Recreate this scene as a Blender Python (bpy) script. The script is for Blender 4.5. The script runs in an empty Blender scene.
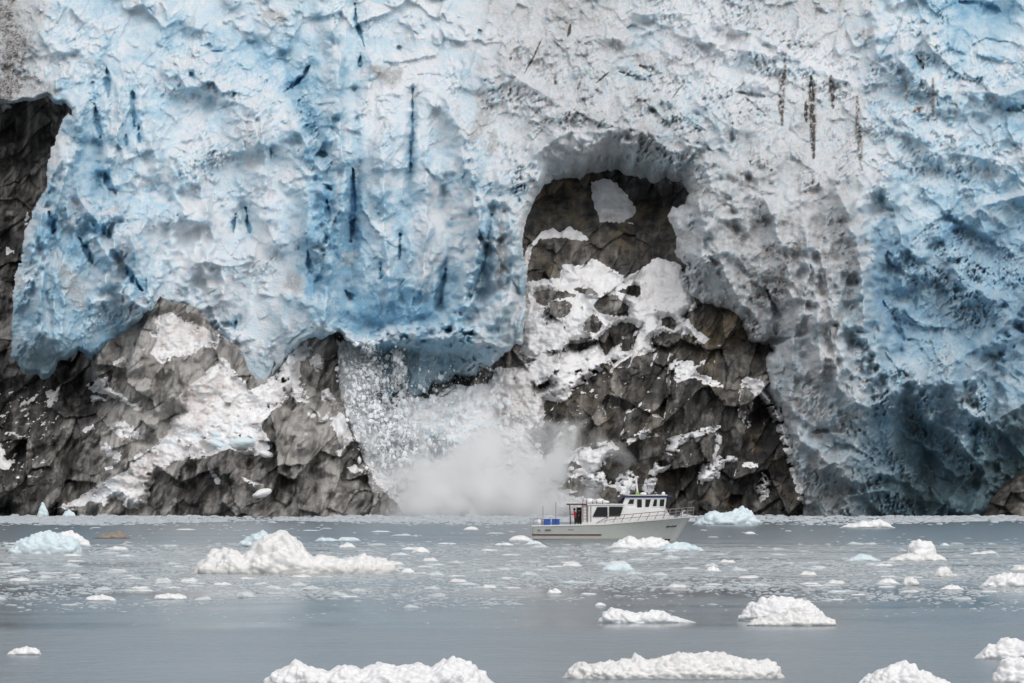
import bpy, bmesh, math, random
import numpy as np

# ------------------------------------------------------------------ camera, world, sun, exposure
scn = bpy.context.scene
COL = scn.collection
F = 1024 * 150 / 36.0          # focal length in picture widths
HC = 5.0                       # eye height above the water
HOR = 488.0                    # row of the horizon
cam = bpy.data.objects.new('camera', bpy.data.cameras.new('camera'))
COL.objects.link(cam)
cam.location = (0, 0, HC)
cam.rotation_euler = (math.radians(90), 0, 0)
cam.data.lens = 150
cam.data.sensor_width = 36
cam.data.shift_y = (HOR - 341.5) / 1024
cam.data.clip_start = 1
cam.data.clip_end = 9000
scn.camera = cam

SUN_EL, SUN_AZ = 43, -35        # the veiled sun stands high, behind the left shoulder of the camera
world = bpy.data.worlds.new('World')
scn.world = world
world.use_nodes = True
wn = world.node_tree
bg = wn.nodes['Background']
sky = wn.nodes.new('ShaderNodeTexSky')
sky.sky_type = 'NISHITA'
sky.sun_disc = False
sky.sun_elevation = math.radians(SUN_EL)
sky.sun_rotation = math.radians(180 + SUN_AZ)
sky.dust_density = 4
sky.air_density = 1.0
hsv = wn.nodes.new('ShaderNodeHueSaturation')      # a closed cloud cover takes the blue out of the sky
hsv.inputs['Saturation'].default_value = 0.25
wn.links.new(sky.outputs[0], hsv.inputs['Color'])
wn.links.new(hsv.outputs[0], bg.inputs['Color'])
bg.inputs['Strength'].default_value = 0.15
sd = bpy.data.lights.new('sun', 'SUN')
sd.energy = 1.0
sd.angle = math.radians(35)
sd.color = (1, 0.98, 0.95)
sun = bpy.data.objects.new('sun', sd)
COL.objects.link(sun)
sun.rotation_euler = (math.radians(90 - SUN_EL), 0, math.radians(SUN_AZ))
scn.view_settings.view_transform = 'Standard'
scn.view_settings.look = 'None'
scn.view_settings.gamma = 1
scn.view_settings.use_curve_mapping = False
scn.view_settings.exposure = -0.17
scn.cycles.volume_bounces = 16
scn.cycles.max_bounces = 17
scn.cycles.diffuse_bounces = 3
scn.cycles.glossy_bounces = 2

# ------------------------------------------------------------------ noise (numpy)
_r = np.random.RandomState(7)
PERM = np.concatenate([_r.permutation(512)] * 3)
RT = _r.rand(8, 512)


def hsh(ix, iy, iz=0, seed=0):
    return PERM[(PERM[(PERM[(ix + seed * 17) & 511] + iy) & 511] + iz + seed) & 511]


def vn(x, y, seed=0):
    """gradient noise -1..1"""
    xi = np.floor(x).astype(np.int64); yi = np.floor(y).astype(np.int64)
    fx = x - xi; fy = y - yi
    sx = fx * fx * fx * (fx * (fx * 6 - 15) + 10); sy = fy * fy * fy * (fy * (fy * 6 - 15) + 10)
    def g(dx, dy):
        a = RT[0][hsh(xi + dx, yi + dy, 0, seed)] * 6.28318
        return np.cos(a) * (fx - dx) + np.sin(a) * (fy - dy)
    a = g(0, 0); b = g(1, 0); c = g(0, 1); d = g(1, 1)
    return 1.5 * (a + (b - a) * sx + (c - a) * sy + (a - b - c + d) * sx * sy)


def fbm(x, y, seed=0, oct=4, gain=0.5):
    s = 0; a = 1; t = 0
    for k in range(oct):
        s = s + a * vn(x * 2 ** k + 31.7 * k, y * 2 ** k - 17.3 * k, seed + k); t += a; a *= gain
    return s / t


def ridged(x, y, seed=0, oct=4):
    s = 0; a = 1; t = 0
    for k in range(oct):
        s = s + a * (1 - 2 * np.abs(vn(x * 2 ** k + 11.7 * k, y * 2 ** k - 7.3 * k, seed + k))); t += a; a *= 0.5
    return s / t


def cones(x, y, seed=0, tilt=0.5, steep=1.0):
    """broken lumps: the highest of tilted, pointed blocks round each point; also a random value per block"""
    xi = np.floor(x).astype(np.int64); yi = np.floor(y).astype(np.int64)
    best = np.full(x.shape, -9.0); rid = np.zeros(x.shape)
    for dx in (-1, 0, 1):
        for dy in (-1, 0, 1):
            h = hsh(xi + dx, yi + dy, 0, seed)
            px = xi + dx + RT[0][h] - x; py = yi + dy + RT[1][h] - y
            q = (RT[2][h] - 0.5) * 0.9 - steep * np.sqrt(px * px + py * py) - ((RT[3][h] - .5) * px + (RT[4][h] - .5) * py) * 2 * tilt
            m = q > best
            best = np.where(m, q, best); rid = np.where(m, RT[5][h], rid)
    return best + 0.45, rid


def plates(x, y, seed=0):
    """voronoi plates: F2-F1, offset of plate, tilt height"""
    xi = np.floor(x).astype(np.int64); yi = np.floor(y).astype(np.int64)
    f1 = np.full(x.shape, 9.0); f2 = np.full(x.shape, 9.0); off = np.zeros(x.shape); tl = np.zeros(x.shape)
    for dx in (-1, 0, 1):
        for dy in (-1, 0, 1):
            h = hsh(xi + dx, yi + dy, 0, seed)
            px = xi + dx + RT[0][h] - x; py = yi + dy + RT[1][h] - y
            d = np.sqrt(px * px + py * py)
            m = d < f1
            f2 = np.where(m, f1, np.minimum(f2, d))
            off = np.where(m, RT[2][h], off)
            tl = np.where(m, (RT[3][h] - .5) * px * 2 + (RT[4][h] - .7) * py * 2, tl)
            f1 = np.where(m, d, f1)
    return f2 - f1, off, tl


def sdf(poly, U, V):
    """signed distance to polygon, positive inside"""
    d2 = np.full(U.shape, 1e12); ins = np.zeros(U.shape, bool)
    n = len(poly)
    for i in range(n):
        x0, y0 = poly[i]; x1, y1 = poly[(i + 1) % n]
        ex, ey = x1 - x0, y1 - y0
        wx, wy = U - x0, V - y0
        t = np.clip((wx * ex + wy * ey) / (ex * ex + ey * ey + 1e-9), 0, 1)
        d2 = np.minimum(d2, (wx - ex * t) ** 2 + (wy - ey * t) ** 2)
        c = (y0 > V) != (y1 > V)
        if y1 != y0:
            ins ^= c & (U < (x1 - x0) * (V - y0) / (y1 - y0) + x0)
    return np.where(ins, 1, -1) * np.sqrt(d2)


def line_d(pts, U, V):
    """distance to polyline and position 0..1 along it"""
    d2 = np.full(U.shape, 1e12); tt = np.zeros(U.shape)
    n = len(pts) - 1
    for i in range(n):
        x0, y0 = pts[i]; x1, y1 = pts[i + 1]
        ex, ey = x1 - x0, y1 - y0
        t = np.clip(((U - x0) * ex + (V - y0) * ey) / (ex * ex + ey * ey + 1e-9), 0, 1)
        q = (U - x0 - ex * t) ** 2 + (V - y0 - ey * t) ** 2
        m = q < d2
        d2 = np.where(m, q, d2); tt = np.where(m, (i + t) / n, tt)
    return np.sqrt(d2), tt


def table(rows, U, V, v0=0.0, du=64.0, dv=64.0, u0=0.0):
    """smooth interpolation of a coarse table"""
    T = np.array(rows, float)
    T = np.pad(T, 1, mode='edge')
    x = np.clip((U - u0) / du + 1, 0, T.shape[1] - 1.001); y = np.clip((V - v0) / dv + 1, 0, T.shape[0] - 1.001)
    xi = x.astype(int); yi = y.astype(int); fx = x - xi; fy = y - yi
    fx = fx * fx * (3 - 2 * fx); fy = fy * fy * (3 - 2 * fy)
    return (T[yi, xi] * (1 - fx) * (1 - fy) + T[yi, xi + 1] * fx * (1 - fy) + T[yi + 1, xi] * (1 - fx) * fy + T[yi + 1, xi + 1] * fx * fy)


def sm(a, b, x):
    t = np.clip((x - a) / (b - a), 0, 1)
    return t * t * (3 - 2 * t)


def blur(A, r):
    r = max(1, int(round(r / STEP)))
    for ax in (0, 1):
        for _ in range(2):
            P_ = np.pad(A, [(r + 1, r) if ax == k else (0, 0) for k in (0, 1)], mode='edge')
            C = np.cumsum(P_, axis=ax)
            n_ = 2 * r + 1
            A = (C[n_:] - C[:-n_]) / n_ if ax == 0 else (C[:, n_:] - C[:, :-n_]) / n_
    return A


def shallow(A, r, k):
    """hollows narrower than about r become shallower by the factor k, bosses stay"""
    b_ = blur(A, r); h = A - b_
    return b_ + np.where(h > 0, h * k, h)


def gau(U, V, u, v, su, sv):
    return np.exp(-((U - u) / su) ** 2 - ((V - v) / sv) ** 2)


# ------------------------------------------------------------------ helpers: tags, meshes, materials
def tag(o, label=None, cat=None, group=None, kind=None):
    if label: o['label'] = label
    if cat: o['category'] = cat
    if group: o['group'] = group
    if kind: o['kind'] = kind
    return o


def empty(name, loc=(0, 0, 0), rz=0.0):
    o = bpy.data.objects.new(name, None); COL.objects.link(o)
    o.location = loc; o.rotation_euler = (0, 0, rz)
    o.empty_display_size = 0.5
    return o


def mesh_np(name, co, faces, mat, parent=None, attrs=None, smooth=True):
    """co (n,3), faces list of arrays (m,k)"""
    me = bpy.data.meshes.new(name)
    co = np.asarray(co, np.float32)
    me.vertices.add(len(co)); me.vertices.foreach_set('co', co.ravel())
    if not isinstance(faces, list): faces = [faces]
    loops = np.concatenate([f.ravel() for f in faces]).astype(np.int32)
    tot = np.concatenate([np.full(len(f), f.shape[1]) for f in faces]).astype(np.int32)
    st = np.concatenate([[0], np.cumsum(tot)[:-1]]).astype(np.int32)
    me.loops.add(len(loops)); me.loops.foreach_set('vertex_index', loops)
    me.polygons.add(len(tot)); me.polygons.foreach_set('loop_start', st); me.polygons.foreach_set('loop_total', tot)
    me.polygons.foreach_set('use_smooth', np.full(len(tot), smooth))
    for k, a in (attrs or {}).items():
        at = me.attributes.new(k, 'FLOAT', 'POINT'); at.data.foreach_set('value', np.asarray(a, np.float32).ravel())
    me.update(calc_edges=True); me.validate()
    if mat: me.materials.append(mat)
    o = bpy.data.objects.new(name, me); COL.objects.link(o)
    if parent: o.parent = parent
    return o


def grid_faces(ny, nx, keep=None):
    i = np.arange(ny * nx).reshape(ny, nx)
    f = np.stack([i[1:, :-1], i[1:, 1:], i[:-1, 1:], i[:-1, :-1]], -1)
    if keep is not None: return f[keep]
    return f.reshape(-1, 4)


def compact(co, f, attrs):
    used = np.unique(f); mp = np.full(len(co), -1); mp[used] = np.arange(len(used))
    return co[used], mp[f], {k: v.ravel()[used] for k, v in attrs.items()}


class NT:
    def __init__(s, name):
        s.m = bpy.data.materials.new(name); s.m.use_nodes = True
        s.t = s.m.node_tree; s.b = s.t.nodes['Principled BSDF']; s.out = s.t.nodes['Material Output']

    def n(s, typ, **kw):
        n = s.t.nodes.new('ShaderNode' + typ)
        for k, v in kw.items(): setattr(n, k, v)
        return n

    def put(s, sock, v):
        if hasattr(v, 'is_linked') or isinstance(v, bpy.types.NodeSocket): s.t.links.new(v, sock)
        else:
            if isinstance(v, (tuple, list)) and len(v) == 3 and sock.type == 'RGBA': v = (*v, 1)
            sock.default_value = v

    def attr(s, name):
        return s.n('Attribute', attribute_name=name).outputs['Fac']

    def math(s, op, a, b=0.0, clamp=False):
        n = s.n('Math', operation=op, use_clamp=clamp); s.put(n.inputs[0], a); s.put(n.inputs[1], b); return n.outputs[0]

    def mix(s, f, a, b, mode='MIX'):
        n = s.n('Mix', data_type='RGBA', blend_type=mode); s.put(n.inputs[0], f); s.put(n.inputs[6], a); s.put(n.inputs[7], b); return n.outputs[2]

    def ramp(s, f, stops, interp='LINEAR'):
        n = s.n('ValToRGB'); n.color_ramp.interpolation = interp
        e = n.color_ramp.elements
        while len(e) < len(stops): e.new(0.5)
        for x, (p, c) in zip(e, stops):
            x.position = p; x.color = (*c, 1) if isinstance(c, (tuple, list)) else (c, c, c, 1)
        s.put(n.inputs[0], f); return n.outputs[0]

    def coord(s, kind='Object', scale=(1, 1, 1), rot=(0, 0, 0)):
        m = s.n('Mapping'); m.inputs['Scale'].default_value = scale; m.inputs['Rotation'].default_value = rot
        s.t.links.new(s.n('TexCoord').outputs[kind], m.inputs[0]); return m.outputs[0]

    def noise(s, vec, scale, detail=4, rough=0.55, dist=0.0):
        n = s.n('TexNoise'); s.put(n.inputs['Vector'], vec); n.inputs['Scale'].default_value = scale
        n.inputs['Detail'].default_value = detail; n.inputs['Roughness'].default_value = rough; n.inputs['Distortion'].default_value = dist
        return n.outputs[0]

    def bump(s, h, dist, strength=1.0):
        n = s.n('Bump'); n.inputs['Distance'].default_value = dist; n.inputs['Strength'].default_value = strength
        s.put(n.inputs['Height'], h); s.t.links.new(n.outputs[0], s.b.inputs['Normal'])

    def set(s, **kw):
        for k, v in kw.items(): s.put(s.b.inputs[k.replace('_', ' ')], v)
        return s.m


def plain(name, col, rough=0.5, metal=0.0, var=0.12, sc=3.0):
    t = NT(name)
    nz = t.noise(t.coord(), sc, 4)
    c = t.mix(nz, tuple(x * (1 - var) for x in col), tuple(min(1, x * (1 + var)) for x in col))
    return t.set(Base_Color=c, Roughness=rough, Metallic=metal)


def glacier_mat():
    t = NT('glacier_ice')
    v = t.coord()
    b = t.attr('blue'); d = t.attr('dirt'); k = t.attr('teal')
    n1 = t.noise(v, 0.45, 6, 0.6, 0.3); n2 = t.noise(v, 2.2, 5, 0.65)
    bb = t.math('ADD', b, t.math('MULTIPLY', t.math('SUBTRACT', n1, 0.5), 0.4))
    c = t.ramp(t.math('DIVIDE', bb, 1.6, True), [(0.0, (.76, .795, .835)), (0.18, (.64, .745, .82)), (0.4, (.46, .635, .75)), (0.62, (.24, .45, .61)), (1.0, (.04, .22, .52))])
    c = t.mix(t.math('MULTIPLY', k, 1.0, True), c, t.mix(t.ramp(n1, [(.3, 0.0), (.7, 1.0)]), (.025, .06, .078), (.15, .235, .265)))
    dd = t.math('ADD', d, t.math('MULTIPLY', t.math('SUBTRACT', n2, 0.5), t.math('ADD', t.math('MULTIPLY', d, 1.5), 0.1)), True)
    c = t.mix(t.math('MULTIPLY', dd, 1.15, True), c, t.ramp(dd, [(.0, (.42, .42, .42)), (.6, (.33, .325, .32)), (.82, (.26, .25, .245)), (1.0, (.05, .042, .04))]))
    t.bump(t.math('ADD', t.math('MULTIPLY', n1, 1.5), n2), 0.55, 0.8)
    t.b.inputs['Subsurface Weight'].default_value = .7
    t.b.inputs['Subsurface Radius'].default_value = (.3, .6, .8)
    t.b.inputs['Subsurface Scale'].default_value = 1.0
    return t.set(Base_Color=c, Roughness=0.6)


def rock_mat():
    t = NT('cliff_rock')
    v = t.coord()
    sn = t.attr('snow'); tone = t.attr('tone'); oc = t.attr('ochre'); ds = t.attr('sdirt'); bl = t.attr('sblue')
    n1 = t.noise(v, 0.35, 7, 0.6, 0.05); n2 = t.noise(v, 2.5, 5, 0.65)
    st = t.noise(t.coord(scale=(.55, 0.1, 0.07), rot=(0, .12, 0)), 1.0, 6, 0.62, 0.3)     # mineral streaks that run down the faces
    tt = t.math('ADD', tone, t.math('MULTIPLY', t.math('SUBTRACT', t.math('ADD', t.math('MULTIPLY', n1, .9), t.math('MULTIPLY', st, 1.1)), 1.0), 1.6), True)
    c = t.ramp(tt, [(0.0, (.016, .015, .015)), (0.35, (.075, .071, .068)), (0.65, (.21, .20, .188)), (1.0, (.38, .365, .35))])
    c = t.mix(t.math('MULTIPLY', oc, t.ramp(n1, [(.4, 0.0), (.6, 1.0)]), True), c, t.mix(n2, (.09, .068, .04), (.25, .20, .125)))
    s = t.mix(t.math('ADD', ds, t.math('MULTIPLY', t.math('SUBTRACT', n2, .5), t.math('MULTIPLY', ds, 2.0)), True), (.84, .845, .86), (.46, .39, .36))
    s = t.mix(bl, s, (.42, .62, .74))
    c = t.mix(t.ramp(t.math('ADD', sn, t.math('MULTIPLY', t.math('SUBTRACT', n2, .5), .5)), [(.42, 0.0), (.58, 1.0)]), c, s)
    t.bump(t.math('ADD', n1, n2), 0.22, 0.7)
    return t.set(Base_Color=c, Roughness=0.75)


# ------------------------------------------------------------------ the cliff: ice over rock
STEP = 0.85
us = np.arange(-110, 1136, STEP); vs = np.arange(-70, 526, STEP)
U, V = np.meshgrid(us, vs)
W1 = fbm(U / 40, V / 40, 3, 4); W2 = fbm(U / 40, V / 40, 9, 4)
UW = U + 5 * W1 + 1.5 * fbm(U / 7, V / 7, 21, 3); VW = V + 5 * W2 + 1.5 * fbm(U / 7, V / 7, 25, 3)   # ragged outlines
UW2 = U + 16 * W1; VW2 = V + 16 * W2

SL = np.array([66, 54, 43, 33, 25, 18, 12, 7, 3, 0, 0], float)      # depth of the slope at rows -64, 0 ... 512
PL = np.interp(V, np.arange(-64, 577, 64), SL)

ICE = [(-130, -90), (1160, -90), (1160, 540), (1040, 540), (1002, 500), (985, 517), (960, 540), (808, 540), (803, 500), (796, 470), (792, 440), (783, 415), (768, 392),
       (757, 372), (766, 352), (748, 340), (738, 322), (722, 308), (704, 303), (690, 296), (684, 280), (686, 264), (677, 250), (682, 236), (672, 222), (676, 208),
       (688, 206), (691, 194), (676, 184), (650, 180), (620, 173), (600, 172), (575, 176), (552, 181), (540, 192), (532, 206), (526, 222), (521, 240),
       (524, 258), (526, 285), (524, 312), (520, 340), (508, 352), (500, 360), (486, 366), (472, 384), (456, 378), (442, 388), (428, 392), (414, 402), (400, 386), (386, 402), (374, 384), (362, 356),
       (352, 340), (338, 334), (322, 345), (308, 338), (292, 350), (282, 366), (268, 385), (250, 388), (240, 372), (226, 356), (213, 334), (200, 322), (176, 309), (160, 306), (146, 318),
       (132, 330), (116, 344), (104, 356), (92, 362), (78, 352), (66, 362), (52, 374), (40, 378), (26, 372), (12, 358), (12, 330), (13, 305), (14, 285), (22, 268), (24, 245), (32, 225), (42, 190),
       (46, 165), (56, 138), (60, 118), (67, 112), (72, 120), (76, 108), (58, 104), (40, 100), (22, 103), (2, 100), (-30, 92), (-130, 60)]
ice_s = sdf(ICE, UW, VW)
ice_s = np.where(np.abs(ice_s) < 40, ice_s + 7 * cones((U + .1 * V) / 11, V / 26, 6, .6)[0] + 6 * cones(UW / 22, VW / 24, 2, .5)[0] - 3.0, ice_s)

BLUE = [[.05, .35, .35, .3, .2, .15, .3, .2, 0, .0, .05, .15, .1, .1, .3, .95, .6],
        [.0, .4, .4, .35, .45, .6, .1, .25, .0, .05, .2, .05, .0, .0, .35, .4, .5],
        [.2, .7, .55, .3, .2, .6, .05, .25, .1, .05, .2, .25, .05, .1, .35, .35, .5],
        [.5, .55, .35, .2, .1, .5, .4, .35, .3, .1, .1, .15, .05, .0, .4, .6, .65],
        [.8, .7, .4, .05, .0, .55, .5, .6, .45, .1, .1, .05, .0, .1, .85, .85, 1.0],
        [.85, .85, .55, .1, .1, .65, .85, .75, .45, .1, .1, .05, .0, .15, 1.1, 1.05, 1.1],
        [.9, .9, .8, .5, .2, .6, .7, .6, .3, .1, .1, .1, .1, .15, .55, .8, .9],
        [.9, .9, .5, .5, .3, .3, .3, .3, .3, .1, .1, .1, .1, .3, .9, .9, .9],
        [.9, .9, .5, .5, .3, .3, .3, .3, .3, .1, .1, .1, .1, .3, .9, .9, .9]]
DIRT = [[.75, .05, .02, .05, .15, .1, .05, .15, .35, .5, .3, .1, .3, .5, .05, 0, 0],
        [.8, .1, .02, .03, .05, .05, .18, .05, .4, .4, .3, .1, .1, .05, .05, .02, 0],
        [.85, .15, .0, .02, .03, .03, .1, .2, .2, .35, .5, .25, .35, .35, .08, .03, .02],
        [.3, .05, .02, .03, .05, .1, .05, .1, .15, .3, .4, .5, .45, .4, .1, .03, .02],
        [.1, .05, .05, .03, .1, .08, .02, .03, .15, .3, .4, .5, .6, .5, .2, .25, .25],
        [.1, .1, .15, .05, .12, .1, .03, .05, .2, .3, .4, .5, .55, .5, .2, .25, .25],
        [.1, .1, .15, .1, .15, .15, .15, .15, .2, .3, .4, .5, .4, .45, .3, .25, .25],
        [.1, .1, .1, .1, .1, .1, .1, .1, .2, .3, .4, .5, .3, .45, .1, .03, .03],
        [.1, .1, .1, .1, .1, .1, .1, .1, .2, .3, .4, .5, .3, .5, .1, .03, .03]]
DEEP = [[0, 0, 0, 0, 0, 0, 0, 0, 0, 0, 0, 0, 0, 0, 0, 8, 4],
        [0, 0, 0, 0, 5, 1, 0, 0, 0, 0, 0, 0, -2, 2, 0, 0, 0],
        [-6, -2, 0, 2, 0, -3, -3, 0, -3, -8, -9, -7, -3, 2, 0, 0, 2],
        [-4, -8, -2, 1, 2, -5, -5, -2, -8, -6, -6, -9, -7, -6, 3, 5, 6],
        [-6, -13, -6, 0, 2, -4, -5, -6, -13, -6, -6, -11, -9, -10, 5, 7, 6],
        [-8, -12, -4, 2, 1, -6, 3, -4, -12, -6, -6, -6, -6, -15, 6, 5, 0],
        [0, -6, -4, 0, 0, -1, 0, 0, -4, -4, -4, -2, -3, -12, -3, -6, -8],
        [0, 0, 0, 0, 0, 0, 0, 0, 0, 0, 0, 0, -3, -4, 2, 0, -3],
        [0, 0, 0, 0, 0, 0, 0, 0, 0, 0, 0, 0, -2, 0, 6, 4, 2]]
FLUTE = [[0, 0, 0, 0, 0, .2, 0, 0, 0, 0, 0, 0, 0, 0, 0, 0, 0],
         [0, .3, .3, 0, 0, .3, 0, .2, 0, 0, 0, 0, 0, 0, 0, 0, 0],
         [0, .6, .8, .1, 0, .5, .6, .3, 0, 0, 0, 0, .2, .2, 0, 0, 0],
         [.6, .8, .6, .2, .2, .7, .8, .7, .6, 0, 0, 0, .2, .3, 0, 0, 0],
         [.8, .9, .7, 0, .1, .8, 1, 1, .8, 0, 0, 0, .4, .8, .2, 0, 0],
         [.5, .6, .7, 0, .1, .7, .6, .9, .8, 0, 0, 0, .5, 1, .2, 0, 0],
         [.2, .2, .3, 0, .3, .3, .3, .5, .5, 0, 0, 0, .4, .8, .1, 0, 0],
         [0, 0, 0, 0, 0, 0, 0, 0, 0, 0, 0, 0, .2, .1, 0, 0, 0],
         [0, 0, 0, 0, 0, 0, 0, 0, 0, 0, 0, 0, .2, 0, 0, 0, 0]]
FOLD = [[0, 0, 0, 0, 0, 0, 0, 0, .1, .3, .4, .4, .3, .2, .3, .6, .8],
        [0, 0, 0, 0, 0, 0, 0, 0, .2, .4, .5, .6, .6, .3, .6, .8, .8],
        [0, 0, 0, 0, 0, 0, 0, 0, .2, .7, .9, .9, .6, .6, .6, .7, .8],
        [0, 0, 0, 0, 0, 0, 0, 0, .2, .8, .8, .6, .3, .4, .8, .9, .9],
        [0, 0, 0, 0, 0, 0, 0, 0, 0, .3, .3, .1, .2, .1, .8, .9, .9],
        [0, 0, 0, 0, 0, 0, 0, 0, 0, 0, .2, .2, .3, .1, .9, 1, 1],
        [0, 0, 0, 0, 0, 0, 0, 0, 0, 0, .2, .2, .1, .2, .9, 1, 1],
        [0, 0, 0, 0, 0, 0, 0, 0, 0, 0, 0, 0, .2, .9, 1, 1, 1],
        [0, 0, 0, 0, 0, 0, 0, 0, 0, 0, 0, 0, .2, 1, 1, 1, 1]]

flute = np.clip(table(FLUTE, UW2, VW2) * 1.35 - .05, 0, 1)
fold = np.clip(table(FOLD, UW2, VW2), 0, 1)
rough_w = np.clip(1 - 0.85 * flute - 0.65 * fold, 0.12, 1)
# broken, lumpy icefall
c30, r30 = cones(UW / 34, VW / 30, 1, .5)
c14, r14 = cones(UW / 15, VW / 13, 2, .5)
c7, r7 = cones(UW / 7, VW / 6, 3, .5)
c35, r35 = cones(U / 3.6, V / 3.4, 4, .5)
lump = 4.2 * c30 + 2.3 * c14 + 1.15 * c7 + 0.55 * c35
# fluted walls: tall narrow blades
US = U + 9 * W1 + 16 * fbm(U / 150, V / 130, 191, 2) + .12 * V * sm(420, 200, U) + 2 * fbm(U / 7, V / 7, 21, 3)
f20, g20 = cones(US / 19, VW / 70, 5, .45)
f8, g8 = cones(US / 8.5, VW / 46, 6, .5)
f4, g4 = cones(US / 4, VW / 24, 7, .5)
flu = 5.0 * f20 + 1.8 * f8 + 0.6 * f4 + 0.4 * c7
# folded, smooth ice on the right and round the arch
ang = math.radians(38)
A = (UW * math.cos(ang) + VW * math.sin(ang)); B = (-UW * math.sin(ang) + VW * math.cos(ang))
ac, as_ = UW2 - 612, VW2 - 235
rad = np.sqrt(ac ** 2 + (as_ * 1.15) ** 2)
arch_w = np.exp(-((rad - 85) / 60) ** 2) * sm(240, 150, V)
fo1 = ridged(A / 95, B / 34, 12, 3)
fo2 = ridged(rad / 26 + W1, np.arctan2(as_, ac) * 1.6, 13, 4)
fld = 3.6 * (fo1 * (1 - arch_w) + fo2 * arch_w * .5) + 1.5 * ridged(A / 34, B / 13, 14, 4) + 2.2 * fbm(UW / 55, VW / 45, 15, 3) + 0.35 * c7
big = 4.0 * fbm(U / 130, V / 110, 31, 3)
def billow(x, y, seed, oct=3):
    r = 0; a = 1.0
    for k in range(oct):
        r = r + a * np.abs(vn(x * 2 ** k + 5.3 * k, y * 2 ** k + 9.1 * k, seed + k)); a *= .55
    return r


c70, r70 = cones(UW2 / 78, VW2 / 66, 8, .6)
rub = .2 + 1.3 * sm(-.3, .35, fbm(U / 60, V / 45, 141, 3))          # rubble here, smooth ice there
UI = U + 9 * W1 + 1.0 * fbm(U / 7, V / 7, 21, 3); VI = V + 9 * W2 + 1.0 * fbm(U / 7, V / 7, 25, 3)


def blocks(x, y, seed, a, b):
    """fractured ice: tilted plates, each standing out by its own amount"""
    k_, o_, t_ = plates(x, y, seed)
    return a * t_ + b * o_, o_


p1, q1 = blocks((UI + .3 * VI) / 40, VI / 48, 301, 4.2, 2.6)
p2, q2 = blocks((UI + .2 * VI) / 17, VI / 20, 302, 2.6, 1.7)
p3, q3 = blocks(UI / 7.5, VI / 8, 303, 1.25, .8)
p4, q4 = blocks(UI / 3.6, VI / 3.6, 304, .5, .4)
lump = 3.0 * c70 + p1 + p2 + 1.2 * c14 + (p3 + p4 + .8 * c7) * rub
w1, z1 = blocks(US / 26, (VI + .5 * UI) / 95, 305, 5.4, 4.8)
w2, z2 = blocks(US / 11, (VI + .6 * UI) / 44, 306, 2.6, 2.6)
w3, z3 = blocks(US / 5, VI / 19, 307, .9, .7)
flu = 5.0 * f20 + 2.0 * f8 + w1 + w2 + w3 + .5 * p3 + .6 * p4 * rub + 3.5 * c70
AR = UW2 * math.cos(ang) + VW2 * math.sin(ang); BR = -UW2 * math.sin(ang) + VW2 * math.cos(ang)
rightw = sm(840, 900, UW)
AI = UI * math.cos(ang) + VI * math.sin(ang); BI = -UI * math.sin(ang) + VI * math.cos(ang)
x1, y1 = blocks(AI / 62, BI / 30, 308, 4.4, 2.4)
x2, y2 = blocks(AI / 27, BI / 13, 309, 2.0, 1.2)
x3, y3 = blocks(AI / 11, BI / 6, 310, .8, .5)
fld = (7.0 * (1 - arch_w) * billow(AR / 130, BR / 66, 160, 3) + 2.5 * fo2 * arch_w * .5 + (x1 + x2) * (1 - .35 * arch_w) + x3 * (.4 + .6 * rub) + .6 * p3 * rub + .4 * p4 * rub)
relief = lump * rough_w + flu * flute * .9 + fld * fold
Yi = PL + table(DEEP, UW2, VW2) - big - relief * .8
Yi = shallow(shallow(shallow(Yi, 30, .55), 9, .5), 3, .45)
Yi = .45 * Yi + .55 * blur(Yi, 1)
blue = table(BLUE, UW2, VW2)
dirt = table(DIRT, UW2, VW2)
TEAL = [(795, 470), (805, 440), (828, 424), (858, 430), (880, 436), (896, 410), (915, 398), (935, 408), (952, 420), (972, 408), (990, 396), (1012, 392), (1060, 376), (1170, 370), (1170, 560), (795, 560)]
teal = np.clip(gau(U, V, 55, 362, 60, 26) * .8 * sm(330, 365, V) + sm(0, 62, sdf(TEAL, UW2, VW2) + 26 * W1 + 6) * (.45 + .5 * sm(850, 920, UW)), 0, 1)
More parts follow.
